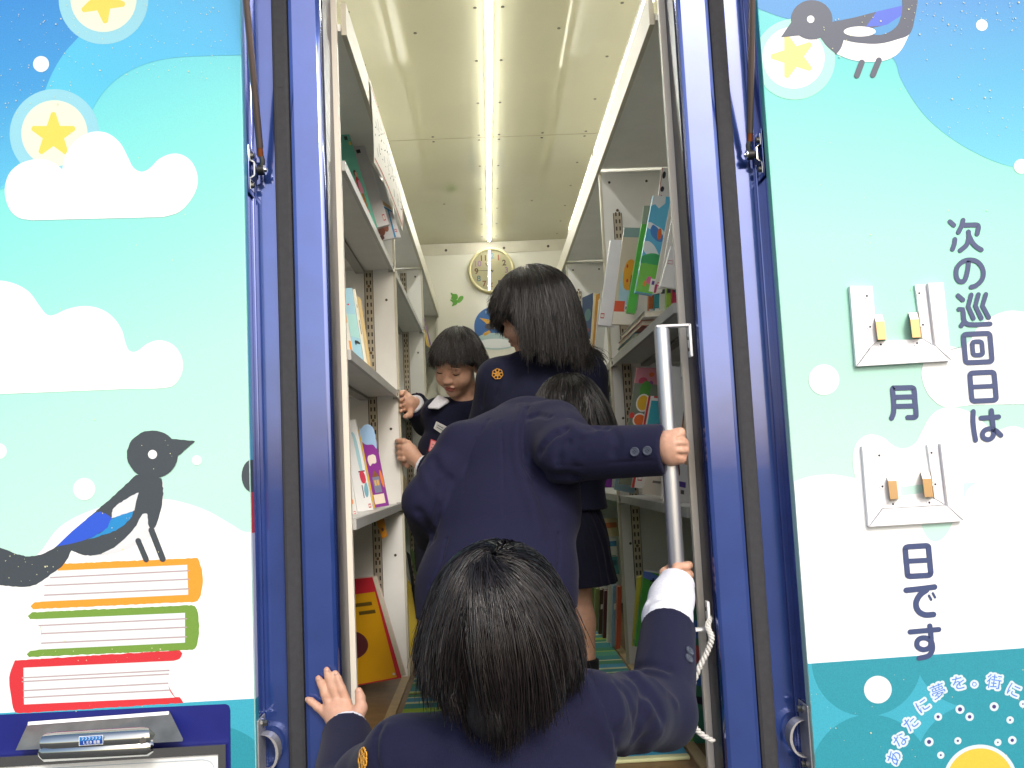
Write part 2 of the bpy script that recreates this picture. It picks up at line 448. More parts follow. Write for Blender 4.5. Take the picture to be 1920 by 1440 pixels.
f = Flat(fnL)
f.poly(crv([(-120,-60,1),(490,-60,1),(466,103,1),(380,105),(320,109),(267,122),(222,146),(190,178),(165,220),(132,268),(85,320),(0,356),(-120,392,1)],6), skyL)
f.poly(crv([(230,-60,1),(200,8),(167,50),(147,70),(120,100),(100,133),(87,163),(75,200),(60,250),(36,305),(0,352),(-120,410,1),(-120,-60,1)]), deepL)
f.build('sky_print', panL)
for (cx,cy,a0,cc) in ((194,-1,10,pstar),(102,251,-90,pstar)):
    f = Flat(fnL); f.L=3
    f.poly(circ(cx,cy,84,56), pglow); f.poly(circ(cx,cy-1,62,56), pcream); f.poly(star(cx-2,cy+2,42,a0), cc); f.build('star_print', panL)
clouds=[[(60,413,1),(35,408),(18,392),(9,360),(15,330),(30,312),(50,302),(77,298),(100,305),(117,318,1),(120,300),(130,277),(150,257),(175,247),(202,250),(225,268),(240,295),(250,314),(265,322),(280,316),(300,297),(325,288),(347,293),(363,309),(371,335),(367,358),(354,380),(335,398),(306,407,1)],
 [(-120,520,1),(0,526),(30,533),(55,548),(75,575),(88,590),(100,591),(125,580),(155,574),(185,578),(210,593),(228,618),(235,642),(241,656),(250,660),(261,656),(277,644),(300,638),(325,647),(340,668),(343,690),(335,712),(318,726),(250,729),(0,739,1),(-120,744,1)],
 [(-120,1085,1),(0,1085),(70,1040),(110,990),(163,960),(230,942),(307,936),(350,944),(393,960),(433,983),(463,998),(500,985,1),(500,1330,1),(-120,1360,1)]]
for i,c in enumerate(clouds):
    f=Flat(fnL); f.L=6; f.poly(crv(c,5),pwhite); f.build('cloud_print',panL)
for c in ((77,120,15),(158,917,21),(369,863,9.5),(-2,846,15)):
    f=Flat(fnL); f.L=7; f.poly(circ(*c,n=28),pdotw,8); f.build('dot_print',panL)
f=Flat(fnL); f.L=8
f.poly([(-120,1346),(0,1337),(490,1309),(490,1700),(-120,1700)],pteal)
f.poly(circ(400,1480,120,50),ptealc); f.build('teal_print',panL)
# stack of books painted on the panel
def painted_book(cover,pages,lines,m):
    f=Flat(fnL); f.L=11
    f.poly(rag(crv(cover,4)),m); f.poly(crv(pages,4),ppage)
    for a,c in lines: f.stroke([a,c],2.4,pline,smooth=False)
    f.build('book_print',panL)
painted_book([(116,1057,1),(368,1046,1),(371,1047),(380,1075),(379,1103),(370,1126),(350,1129,1),(63,1142,1),(57,1137,1),(65,1129,1),(78,1128,1),(108,1070,1)],[(108,1070,1),(351,1059,1),(353,1115,1),(77,1128,1),(84,1112),(86,1098),(84,1090)],[((95,1083),(354,1070)),((84,1098),(354,1086)),((83,1116),(354,1104))],porange)
painted_book([(52,1155,1),(60,1148,1),(350,1135,1),(366,1137),(373,1165),(372,1195),(365,1216),(345,1219,1),(55,1232,1),(50,1227,1),(57,1220,1),(73,1218,1),(78,1195),(70,1163),(57,1161,1)],[(66,1161,1),(347,1149,1),(347,1205,1),(72,1218,1),(77,1205),(78,1190),(75,1173)],[((73,1173),(350,1160)),((78,1188),(350,1176)),((78,1206),(350,1194))],pgreen)
painted_book([(28,1238,1),(337,1219,1),(342,1225,1),(337,1235,1),(322,1240,1),(314,1278),(328,1307,1),(337,1307,1),(344,1318,1),(43,1337,1),(28,1335),(20,1300),(17,1270)],[(44,1252,1),(326,1239,1),(318,1257),(315,1277),(319,1296),(328,1308,1),(45,1321,1)],[((42,1271),(317,1257)),((42,1278),(316,1264)),((44,1295),(315,1281)),((44,1308),(318,1294))],pred)
# magpie on the books
f=Flat(fnL); f.L=16
f.poly(rag(crv([(300,900),(306,930),(298,970),(287,1000),(262,1018),(225,1034),(190,1041),(165,1040),(200,1000),(260,950)])),pbel)
f.poly(rag(crv([(255,890,1),(227,917),(193,947),(176,962),(140,993),(105,1025,1),(80,1038),(55,1043),(33,1039),(3,1028,1),(-40,1010,1),(-40,1090,1),(0,1097),(30,1100),(62,1098),(95,1077),(120,1057),(134,1032,1),(160,1041),(188,1039),(225,1018),(252,990),(273,962),(278,985),(287,992),(299,965),(306,925),(303,897,1)])),pblk)
f.poly(rag(crv([(178,961,1),(190,960),(209,973),(200,990),(160,1012),(105,1025,1),(140,992)])),pwing)
f.poly(rag(crv([(209,973,1),(230,962),(250,957,1),(246,970),(222,992),(190,1004),(165,1012,1),(198,992)])),pwing2)
f.poly(rag(crv([(260,923,1),(236,936),(213,953),(209,972,1),(232,964),(252,957,1)])),pbel)
f.poly(rag(crv([(274,966,1),(279,990,1),(257,1012),(225,1030),(188,1040,1),(225,1020),(254,992)])),pbel)
f.poly(rag(circ(286,852,48,40,ry=45)),pblk)
f.poly(rag([(316,822),(366,827),(330,858),(300,880)],.5),pblk)
f.poly(circ(286,852,8.5,20),pwhite)
f.stroke([(284,994),(305,1048)],11.5,pblk,smooth=False); f.stroke([(259,1014),(274,1049)],10.5,pblk,smooth=False)
f.build('magpie_print',panL)
f=Flat(fnL); f.L=16; f.poly(circ(474,892,21,26,ry=31),pblk); f.build('blot_print',panL)
b=MB(); z0,z1=P(470,1000,PY).z,P(470,923,PY).z
b.box(XPL,XPL+.0006,PY+.004,PY+.024,z0,z1,pred); b.box(XPL,XPL+.0006,PY+.004,PY+.024,z1,P(470,862,PY).z,pblk)
zt=P(482,1311,PY).z; b.box(XPL,XPL+.0006,PY+.003,PY+.0255,zt,z0,mat('print_edge_white',(205,210,235),.8,.4)); b.box(XPL,XPL+.0006,PY+.003,PY+.0255,.32,zt,ptealc)
b.box(XPL,XPL+.0006,PY+.003,PY+.0255,P(470,862,PY).z,2.9,edge_l); b.build('edge_print',panL)

speck=mat('print_speckle',(232,232,190),.8,.6)
def specks(fn,par,boxes,seed):
    r=random.Random(seed); f=Flat(fn); f.L=30
    for (x0,y0,x1,y1,n) in boxes:
        for _ in range(n):
            x,y=r.uniform(x0,x1),r.uniform(y0,y1); a=r.uniform(.4,1.1) if r.random()<.93 else r.uniform(1.2,1.9)
            f.poly([(x-a,y-a*.5),(x+a*.4,y-a),(x+a,y+a*.5),(x-a*.3,y+a)],speck,30)
    tag(f.build('print_speckle',par),kind='stuff')
specks(fnL,panL,[(0,0,440,150,150),(0,150,140,260,50),(0,1030,110,1100,22),(60,1215,335,1260,18),(40,1310,330,1335,8),(60,1200,360,1235,8),(150,960,300,1040,14),(240,820,330,900,6),(100,260,460,900,26)],3)
# right panel
f=Flat(fnR)
f.poly(crv([(1395,-60,1),(1410,7),(1440,23),(1480,36),(1530,46),(1600,70),(1650,92),(1677,113),(1687,143),(1707,180),(1737,220),(1780,257),(1830,287),(1880,308),(1920,315),(2050,322,1),(2050,-60,1)]),deepR); f.build('sky_print',panR)
f=Flat(fnR); f.L=3
f.poly(circ(1490,111,76,56),pglow2); f.poly(circ(1488,108,58,50),pwhite); f.poly(star(1487,106,41,180),pstar2); f.build('star_print',panR)
for c,l_ in (((1841,47,11),8),((1915,312,14),8),((1545,712,29),8),((1646,1293,26),18)):
    f=Flat(fnR); f.poly(circ(*c,n=32),pdotw,l_); f.build('dot_print',panR)
f=Flat(fnR); f.L=6
f.poly(crv([(1728,703),(1732,680),(1745,662),(1777,649),(1800,652),(1818,640),(1832,615),(1855,596),(1890,583),(1925,585),(2050,590,1),(2050,755,1),(1827,759,1),(1773,763),(1753,753),(1737,733)]),pwhite)
f.build('cloud_print',panR)
f=Flat(fnR); f.L=6
f.poly(crv([(1460,906,1),(1487,903),(1520,893),(1563,890),(1604,897,1),(1599,868),(1601,845),(1610,826),(1630,815),(1655,820),(1673,834),(1693,841),(1715,832),(1727,812),(1743,783),(1763,767),(1790,764),(1825,776),(1850,797),(1868,806),(1900,799),(1930,808),(2050,830,1),(2050,1260,1),(1460,1280,1)]),pwhite)
f.poly([(1688,913),(1732,908),(1730,924),(1690,930)],pmint); f.poly(crv([(1806,906,1),(1832,904,1),(1815,918),(1807,937,1)]),pmint)
f.poly(crv([(1728,984,1),(1786,980,1),(1776,1000),(1762,1013),(1745,1013),(1733,998)]),pmint)
f.build('cloud_print',panR)
f=Flat(fnR); f.L=9
f.poly([(1460,1249),(1504,1245),(1920,1215),(2050,1205),(2050,1800),(1460,1800)],pteal)
for c in ((1625,1240,103),(1632,1452,112),(1822,1218,108),(1838,1440,122),(1965,1330,100)):
    cc=[(x,max(y,1245+(x-1504)*-.0721+.8)) for x,y in circ(*c,n=60)]; f.poly(cc,ptealc)
f.build('teal_print',panR)
# magpie with the star
f=Flat(fnR); f.L=8
f.poly(crv([(1568,101,1),(1597,112),(1630,116),(1663,112),(1687,97),(1707,60,1),(1650,60),(1582,68,1)]),pwhite)
f.poly(crv([(1535,66,1),(1550,86),(1568,102,1),(1577,90),(1582,75,1),(1605,80),(1647,82),(1682,74),(1706,63),(1716,30),(1721,0),(1726,-40,1),(1690,-40,1),(1692,10,1),(1643,22),(1600,33),(1555,42,1)]),pblk2)
f.poly(crv([(1643,22,1),(1692,10,1),(1690,30,1),(1664,46),(1624,50,1)]),pwing); f.poly(crv([(1664,46,1),(1690,29,1),(1682,48),(1663,62),(1640,65),(1630,54,1)]),pwing2)
f.poly(circ(1612,59,30,30,ry=9.5),pwhite)
f.poly(circ(1522,37,39,40,ry=37),pblk2); f.poly([(1490,32),(1464,70),(1500,66),(1532,74)],pblk2)
f.poly(circ(1520,36,7,18),pwhite)
f.stroke([(1616,117),(1607,141)],11,pblk2,smooth=False); f.stroke([(1648,113),(1637,140)],11,pblk2,smooth=False)
f.build('magpie_print',panR)
# lettering, brush by brush (each stroke as seen on the panel)
def Z(ox,oy,sc,*pts): return [(ox+p[0]/sc,oy+p[1]/sc)+tuple(p[2:]) for p in pts]
def lettering(strokes):
    f=Flat(fnR); f.L=18
    for pts,w,cl in strokes: f.stroke(pts,w,pink,smooth=True,closed=cl)
    f.build('lettering',panR)
def rrect(x0,y0,x1,y1,skx,sky,r=5):
    """rounded box outline, skewed the way the panel is seen"""
    o=[]
    for (cx,cy,a0) in ((x0+r,y0+r,180),(x1-r,y0+r,270),(x1-r,y1-r,0),(x0+r,y1-r,90)):
        for k in range(4):
            a=R_(a0+30*k); o.append((cx+r*math.cos(a),cy+r*math.sin(a)))
    return [(x+skx*(y-y0), y-sky*(x-x0)) for x,y in o]
S=10.667; o1=(1740,390)
k=[(Z(*o1,S,(440,272),(518,340)),9,0),(Z(*o1,S,(540,625),(530,710),(492,822)),9,0),(Z(*o1,S,(704,242),(680,340),(612,482)),9,0),
   (Z(*o1,S,(700,340,1),(960,334,1),(1000,345),(1012,390),(985,515,1)),9,0),(Z(*o1,S,(812,475),(818,600),(770,740),(648,846)),9,0),(Z(*o1,S,(826,560),(900,700),(980,780),(1068,832)),9,0),
   (Z(*o1,S,(815,1090),(790,1270),(745,1420),(700,1470),(610,1450),(565,1330),(590,1180),(700,1070),(840,1035),(980,1070),(1080,1180),(1110,1310),(1075,1440),(960,1550),(868,1580)),9,0)]
o2=(1760,520); S2=12.0
k+=[(Z(*o2,S2,(440,412),(545,505)),9,0),(Z(*o2,S2,(460,717,1),(545,717,1),(556,800,1),(585,990),(700,1060),(1160,1048)),9,0),(Z(*o2,S2,(570,1010),(512,1085)),9,0),
    (Z(*o2,S2,(735,392,1),(668,655,1),(785,922,1)),8.6,0),(Z(*o2,S2,(898,385,1),(830,640,1),(962,915,1)),8.6,0),(Z(*o2,S2,(1065,380,1),(990,638,1),(1132,905,1)),8.6,0)]
k+=[(rrect(1806.5,627,1856,680,.085,.045,5),9.5,1),(rrect(1823,641,1841,666,.085,.045,4.5),8.5,1),
    (rrect(1818.5,699.5,1864,752,.085,.045,5),9.5,1),([(1822,725.5),(1866,723.5)],8.5,0)]
o4=(1780,730); S4=13.714
k+=[(Z(*o4,S4,(618,570),(612,800),(635,1050),(680,1305)),9.2,0),(Z(*o4,S4,(820,738),(1270,706)),9.2,0),
    (Z(*o4,S4,(1085,545),(1110,760),(1130,960),(1145,1130),(1110,1230),(1010,1290),(890,1250),(855,1150),(905,1060),(1010,1015),(1120,1025),(1230,1085),(1330,1180)),9.2,0)]
lettering(k)
o5=(1640,700); S5=16.0
lettering([(Z(*o5,S5,(510,1345),(565,1200),(578,1000),(560,700),(545,445),(600,440,1),(1120,425,1),(1180,470),(1210,800),(1245,1270),(1200,1315),(1000,1322)),9.6,0),
   (Z(*o5,S5,(600,715),(1180,700)),9.2,0),(Z(*o5,S5,(610,990),(1200,975)),9.2,0)])
o6=(1660,1000); o7=(1660,1080); o8=(1660,1150); S6=13.714
lettering([(Z(*o6,S6,(515,420),(530,370),(600,345,1),(1060,318,1),(1105,345),(1115,420,1),(1170,1010,1),(1150,1060),(1100,1082,1),(630,1106,1),(580,1085),(568,1020,1)),10.6,1),(Z(*o6,S6,(560,718),(1130,690)),9.6,0),
   (Z(*o7,S6,(540,368),(900,330),(1265,282)),10.8,0),(Z(*o7,S6,(1060,360),(900,480),(800,650),(800,800),(880,930),(1030,1000),(1238,990)),11,0),
   (Z(*o7,S6,(1125,505),(1180,608)),4.6,0),(Z(*o7,S6,(1222,445),(1280,550)),4.6,0),
   (Z(*o8,S6,(640,480),(1375,415)),9.8,0),(Z(*o8,S6,(1145,325),(1165,480),(1180,700),(1150,860),(1060,920),(960,930),(840,870),(812,780),(850,680),(960,632),(1080,645),(1180,720)),9.8,0),(Z(*o8,S6,(1180,700),(1215,830),(1205,960),(1110,1090),(870,1155)),9.8,0)])
# slogan in an arc: blue letters on white outlines
def slogan(chars):
    for ch,px,py,ang,h in chars:
        cd=bpy.data.curves.new('slogan','FONT'); cd.body=ch; cd.align_x='CENTER'; cd.size=1.0; cd.resolution_u=3
        t=bpy.data.objects.new('slogan',cd); COL.objects.link(t)
        res=[]
        for off in (0.02,0.0):
            cd.offset=off
            dg=bpy.context.evaluated_depsgraph_get(); dg.update(); me=bpy.data.meshes.new_from_object(t.evaluated_get(dg))
            v=np.array([q.co[:] for q in me.vertices]); fc=[list(p.vertices) for p in me.polygons]; res.append((v,fc)); bpy.data.meshes.remove(me)
        bpy.data.objects.remove(t); bpy.data.curves.remove(cd)
        c=(res[1][0].min(0)+res[1][0].max(0))/2; s=h; ca,sa=math.cos(R_(ang)),math.sin(R_(ang))
        bb=MB()
        # white halo: round blob behind the letter
        f=Flat(fnR); f.L=12
        for (v,fc),m_,ly in ((res[1],psm,21),):
            q=[]
            for p in v:
                x=(p[0]-c[0])*s; y=-(p[1]-c[1])*s; q.append((px+x*ca-y*sa, py+x*sa+y*ca))
            vv=[fnR(x,y,ly) for x,y in q]
            out=[]
            for fa in fc:
                a=[vv[i] for i in fa[:3]]; nn=(a[1]-a[0]).cross(a[2]-a[0]); out.append(fa if nn.y<0 else fa[::-1])
            r=s*.11
            cells={}
            for x,y in q: cells[(round(x/1.6),round(y/1.6))]=(x,y)
            for n_,(x,y) in enumerate(cells.values()): f.poly(circ(x,y,r*1.3,9),pice,18+(n_%16)*.11)
            for fa in fc[::2]:
                x=sum(q[i][0] for i in fa)/len(fa); y=sum(q[i][1] for i in fa)/len(fa); f.poly(circ(x,y,r*1.25,9),pice,17.9)
            f.b.raw(vv,out,psm)
        f.build('lettering',panR)
slogan([('あ',1676,1420,-68,29),('な',1688,1387,-54,29),('た',1707,1356,-44,29),('に',1730,1323,-34,28),('夢',1759,1296,-22,30),('を',1797,1280,-12,29),('。',1827,1283,0,29),('街',1864,1278,8,29),('に',1901,1294,24,28)])
for (x,y,r,r2) in ((1759,1344,7.5,3),(1800,1330,8.5,4),(1818,1344,8,3.5),(1864,1325,8.5,3.8),(1894,1350,7,2),(1742,1391,8.5,4),(1764,1416,6.8,2),(1898,1388,8,3.2),(1796,1389,6.8,2.2),(1871,1392,6.8,1.6),(1918,1320,7,1.6)):
    f=Flat(fnR); f.poly(circ(x,y,r,22),pice,18); f.poly(circ(x,y,r2,14),pdot,19); f.build('droplet_print',panR)
f=Flat(fnR); f.L=19
f.poly(circ(1838,1466,70,50),pice); f.poly(circ(1838,1466,63,50),pm('amber_plain',(240,208,74))); f.build('round_print',panR)

specks(fnR,panR,[(1700,0,1920,60,70),(1720,60,1920,260,40),(1540,30,1700,110,26),(1480,150,1900,560,24),(1520,1250,1920,1430,34)],4)
# month and day plate holders (aluminium channels with spring clips)
alu = mat('white_aluminium',(244,245,248),.92,.4,metal=.0)
clipm = mat('copper_clip',(214,180,134),.9,.3,metal=.8)
dark = mat('dark_gap',(40,40,52),.9,.7)
def holder(dx,dy):
    def q(x,y,d=0.0): return P(x+dx,y+dy,PY-.001-d)
    b=MB()
    def slab(pts,y0,t): 
        a=[q(x,y,y0) for x,y in pts]; b.prism(a,(0,-t,0),alu)
    slab([(1590,538),(1632,538),(1641,640),(1627,653),(1602,687)],0,.010)
    slab([(1713,535),(1731,534),(1744,645),(1727,635)],0,.006)
    slab([(1735,533),(1763,532),(1778,676),(1749,650)],0,.013)
    slab([(1731.6,534),(1734.6,533.4),(1748.4,649),(1744.6,645.5)],0,.003)
    slab([(1642,641),(1726.5,636),(1744,647),(1628,654)],0,.006)
    slab([(1628,655),(1744.5,648.5),(1749,651),(1777,677.5),(1603,688)],0,.012)
    for (x,y,dd) in ((1625,555,.010),(1631,613,.010),(1651,646,.006),(1719,643.5,.006),(1730,609,.006),(1723,550,.006)):
        c=q(x,y,dd); b.disc_cyl(c,(0,-1,0),.006,.0012,alu,16); b.disc_cyl(c+Vector((0,-.0012,0)),(0,-1,0),.0022,.0004,dark,8)
    h=b.build('plate_holder',bus)
    for (x,y) in ((1638,590),(1703,586)):
        b=MB()
        pr=[(0,0.0,.001),(4,13,.022),(8,47,.022),(8,48,.001)]
        L=[q(x+a,y+c,d) for a,c,d in pr]; Rr=[q(x+16+a,y-.8+c,d) for a,c,d in pr]
        v=L+Rr; n=4
        b.raw(v,[[0,1,5,4]],alu); b.raw(v,[[1,2,6,5]],clipm); b.raw(v,[[2,3,7,6],[3,0,4,7],[0,3,2,1],[4,5,6,7]],clipm)
        b.build('spring_clip',h)
holder(0,0); holder(23,299)

# number plate recess, chrome lamp and plate frame, lower left
navy = mat('navy_recess',(28,36,120),.9,.35,noise=.1,nscale=20)
f=Flat(fnL); f.L=17
f.poly(crv([(-120,1349,1),(0,1340,1),(422,1320,1),(429,1323),(432,1332,1),(435,1700,1),(-120,1700,1)],4),navy); f.build('recess_print',panL)
b=MB()
def qL(x,y,d): return P(x,y,PY-.006-d)
chrome=mat('chrome',(200,204,200),.92,.07,1.0)
b.prism([qL(52,1357,0),(qL(316,1337,0)),qL(342,1390,.05),qL(29,1407,.05)],(0,.004,.003),mat('lamp_mount_grey',(150,152,148),.85,.3,.8,noise=.2,nscale=30))
b.prism([qL(52,1356,.0),qL(316,1336,.0),qL(316,1340,.004),qL(52,1360,.004)],(0,.002,.002),alu)
b.build('lamp_mount',bus)
b=MB()
c0=qL(106,1391,.045); c1=qL(262,1382,.045)
b.tube([c0+Vector((-.022,.01,-.004)),c0+Vector((-.017,0,0)),c0,c1,c1+Vector((.017,0,0)),c1+Vector((.022,.01,.001))],[.004,.017,.019,.019,.017,.004],chrome,20)
b.tube([c0+Vector((-.024,0,-.017)),c0+Vector((-.018,-.003,-.017)),c1+Vector((.018,-.003,-.017)),c1+Vector((.024,0,-.017))],[.012,.017,.017,.012],chrome,20)
b.disc_cyl(c1+Vector((.012,-.015,-.002)),(.3,-1,0),.006,.004,steel_d,14)
lamp=b.build('plate_lamp',bus,auto=40)
lb=mat('label_blue',(20,120,200),.85,.4); lb2=mat('label_navy',(20,70,160),.85,.4)
def fnT(x,y,l): return P(x,y,PY-.006-.0655-l*.0004)
f=Flat(fnT); f.poly([(148,1381),(193,1378),(193,1395.5),(148,1398.5)],pwhite); f.poly([(149,1382),(192,1379),(192,1387),(149,1390)],lb); f.poly([(149,1390),(192,1387),(192,1394.5),(149,1397.5)],lb2)
for i,chs in enumerate(('L','E','D')):
    x=157+6*i; y=1392.6-.4*i
    for s_ in {'L':[[(0,-2.5),(0,2.5),(3,2.5)]],'E':[[(3,-2.5),(0,-2.5),(0,2.5),(3,2.5)],[(0,0),(2.5,0)]],'D':[[(0,-2.5),(2.5,-1.5),(2.5,1.5),(0,2.5),(0,-2.5)]]}[chs]: f.stroke([(x+a,y+c,1) for a,c in s_],.9,pwhite,smooth=False)
for i in range(2):
    x=176+6.5*i; y=1391.4-.4*i
    for s_ in ([(0,-2.5),(4,-2.5),(4,2.5),(0,2.5),(0,-2.5)],[(0,0),(4,0)],[(2,-2.5),(2,2.5)]): f.stroke([(x+a,y+c,1) for a,c in s_],.8,pwhite,smooth=False)
for i in range(6):
    x=153+6.4*i; y=1385.6-.42*i
    f.stroke([(x,y-2,1),(x+3.4,y-2.2,1),(x+2.4,y+.4,1),(x+.8,y+2,1)],.8,pwhite,smooth=False)
f.build('lamp_label',lamp)
b=MB()
def fr(pts,m,d0,t): b.prism([qL(x,y,d0) for x,y in pts],(0,-t,0),m)
fr([(-130,1425),(425,1394),(411,1412),(-120,1444)],steel,0,.008); fr([(425,1394),(428,1800),(413,1790),(411,1412)],steel,0,.008)
fr([(-120,1444.6),(410.4,1412.6),(412.4,1790),(-120,1790)],pwhite,0,.003)
b.build('number_plate_frame',bus)
f=Flat(lambda x,y,l:P(x,y,PY-.0106-l*.0003)); f.stroke([(-120,1453,1),(380,1424,1),(394,1428),(401,1440),(402,1700,1)],1.6,mat('plate_line',(200,214,225),.84,.5)); f.build('plate_border',bus)

# gas struts with brackets on both sides of the doorway
brass=mat('bronze_rod',(150,134,128),.9,.28,.9)
for px,py,sg,tx in ((492,316,1,462),(1398,288,-1,1406)):
    c=P(px,py,1.895); x=c.x; xe=(XPL if sg>0 else XPR)
    def bw(dx,dz,dy=0): return Vector((xe+sg*dx, 1.905+dy, c.z+dz))
    b=MB()
    prof=[(.004,.043),(.004,.020),(.012,.015),(.0135,.013),(.0135,-.013),(.012,-.015),(.004,-.020),(.004,-.043)]
    for i in range(len(prof)-1):
        (a0,z0),(a1,z1)=prof[i],prof[i+1]; d=Vector((a1-a0,0,z1-z0)); n=Vector((d.z,0,-d.x)).normalized()*.0015
        b.prism([bw(a0,z0,-.012)+n,bw(a1,z1,-.012)+n,bw(a1,z1,-.012)-n,bw(a0,z0,-.012)-n],(0,.028,0),steel)
    br=b.build('strut_bracket',bus)
    for z in (.032,-.032):
        b=MB(); b.disc_cyl(bw(.005,z),(sg,0,0),.0065,.004,steel_d,14); b.ball(bw(.009,z),(.003,.006,.006),steel_d,12); b.build('bolt',br)
    b=MB(); b.box(min(xe,xe+sg*.004),max(xe,xe+sg*.004),1.888,1.935,c.z-.052,c.z+.052,blue,.0018); b.build('mount_pad',br,auto=40)
    base=bw(.0265,0); top=Vector((xe+sg*.033,1.60,c.z+.86))
    d=(top-base).normalized()
    b=MB(); b.tube([base+d*.045,base+d*.75],.0072,brass,14); b.tube([base+d*.55,top],.010,black,14)
    b.tube([base+d*.028,base+d*.046],.0062,mat('copper_ring',(190,110,60),.9,.3,.8),12)
    b.tube([base+d*.035,base+d*.02+Vector((sg*.003,0,0)),base+Vector((sg*.0,0,.005))],[.005,.0055,.006],steel_d,10)
    b.disc_cyl(base-Vector((sg*.009,0,0)),(sg,0,0),.0105,.014,black,18); b.disc_cyl(base+Vector((sg*.005,0,0)),(sg,0,0),.0105,.0025,steel,18); b.disc_cyl(base+Vector((sg*.007,0,0)),(sg,0,0),.0045,.004,steel,12)
    b.build('gas_strut',bus,auto=40)
# hatch strikers near the bottom
strm=mat('striker_metal',(176,176,178),.85,.42,.35,noise=.12,nscale=60)
for px,py,sg in ((1496,1382,-1),(488,1410,1)):
    c=P(px,py,1.90); xe=(XPL if sg>0 else XPR)
    b=MB(); b.box(min(xe,xe+sg*.004),max(xe,xe+sg*.004),1.868,1.925,c.z-.062,c.z+.068,strm,.0015)
    pts=[]
    for k_ in range(13):
        a=math.pi*k_/12; pts.append(Vector((xe+sg*(.004+.028*math.sin(a)),0,c.z+.036*math.cos(a))))
    for i in range(12): 
        p,q_=pts[i],pts[i+1]; n=Vector((sg*.0055,0,0))
        b.prism([p+Vector((0,1.885,0)),q_+Vector((0,1.885,0)),q_+n+Vector((0,1.885,0)),p+n+Vector((0,1.885,0))],(0,.032,0),strm)
    st=b.build('striker',bus)
    for z in (.056,-.052):
        b=MB(); b.disc_cyl((xe+sg*.004,1.897,c.z+z),(sg,0,0),.009,.003,steel,16); b.disc_cyl((xe+sg*.007,1.897,c.z+z),(sg,0,0),.0065,.008,steel_d,6); b.build('bolt',st)
# ------------------------------------------------------------------ inside of the bus
XBL, XBR = XL-.31, XR+.31
gloss = mat('glossy_ceiling', (226,222,190), .68, .05, spec=.55, noise=.04, nscale=2.5)
wallm = mat('glossy_wall', (234,231,214), .86, .16, spec=.5, noise=.03, nscale=3)
vinyl = mat('brown_vinyl', (128,100,66), .8, .45, noise=.25, nscale=25)
b=MB(); b.box(XA+.03,XB-.03,2.03,6.0,ZC,ZC+.02,gloss); cei=b.build('ceiling',bus)
b=MB(); b.box(XBL-.02,XBR+.02,4.038,4.042,ZC-.0012,ZC-.0002,mat('seam',(160,152,124),.8,.6)); b.build('ceiling_seam',cei)
riv=mat('rivet_grey',(92,88,76),.8,.35,.6)
b=MB()
for y in (2.5,2.87,3.26,3.65,4.01,4.07,4.43,4.80,5.17,5.5,5.8):
    for x in (-.39,.02,.11,.50): b.disc_cyl((x,y,ZC),(0,0,-1),.006,.0018,riv,8)
for y in (3.03,4.01,4.07,5.05):
    for x in (-.186,.305): b.disc_cyl((x,y,ZC),(0,0,-1),.006,.0018,riv,8)
tag(b.build('rivet_row',cei),kind='stuff')
b=MB(); b.box(XA+.03,XB-.03,YE,YE+.02,ZF-.02,ZC,wallm); b.box(XBL,XBR,YE-.006,YE-.0004,ZC-.075,ZC-.004,trim); 
for x in (-.22,.16,.45): b.disc_cyl((x,YE-.006,ZC-.045),(0,-1,0),.009,.002,riv,10)
b.build('end_wall',bus)
b=MB(); b.box(XBL-.02,XBL-.0102,2.05,YE,ZF,ZC,wallm); b.box(XBR+.0102,XBR+.02,2.05,YE,ZF,ZC,wallm); b.build('side_wall',bus)
b=MB(); b.box(XA+.03,XB-.03,1.97,YE,ZF-.02,ZF,vinyl); flo=b.build('floor',bus)
b=MB(); b.box(XL-.022,XL+.004,2.05,YE-.01,ZF+.0005,ZF+.006,mat('beige_strip',(186,164,122),.85,.5,noise=.15,nscale=30)); b.build('floor_strip',flo)
b=MB(); b.box(XR-.004,XR+.022,2.05,YE-.01,ZF+.0005,ZF+.006,MATS['beige_strip']); b.build('floor_strip',flo)

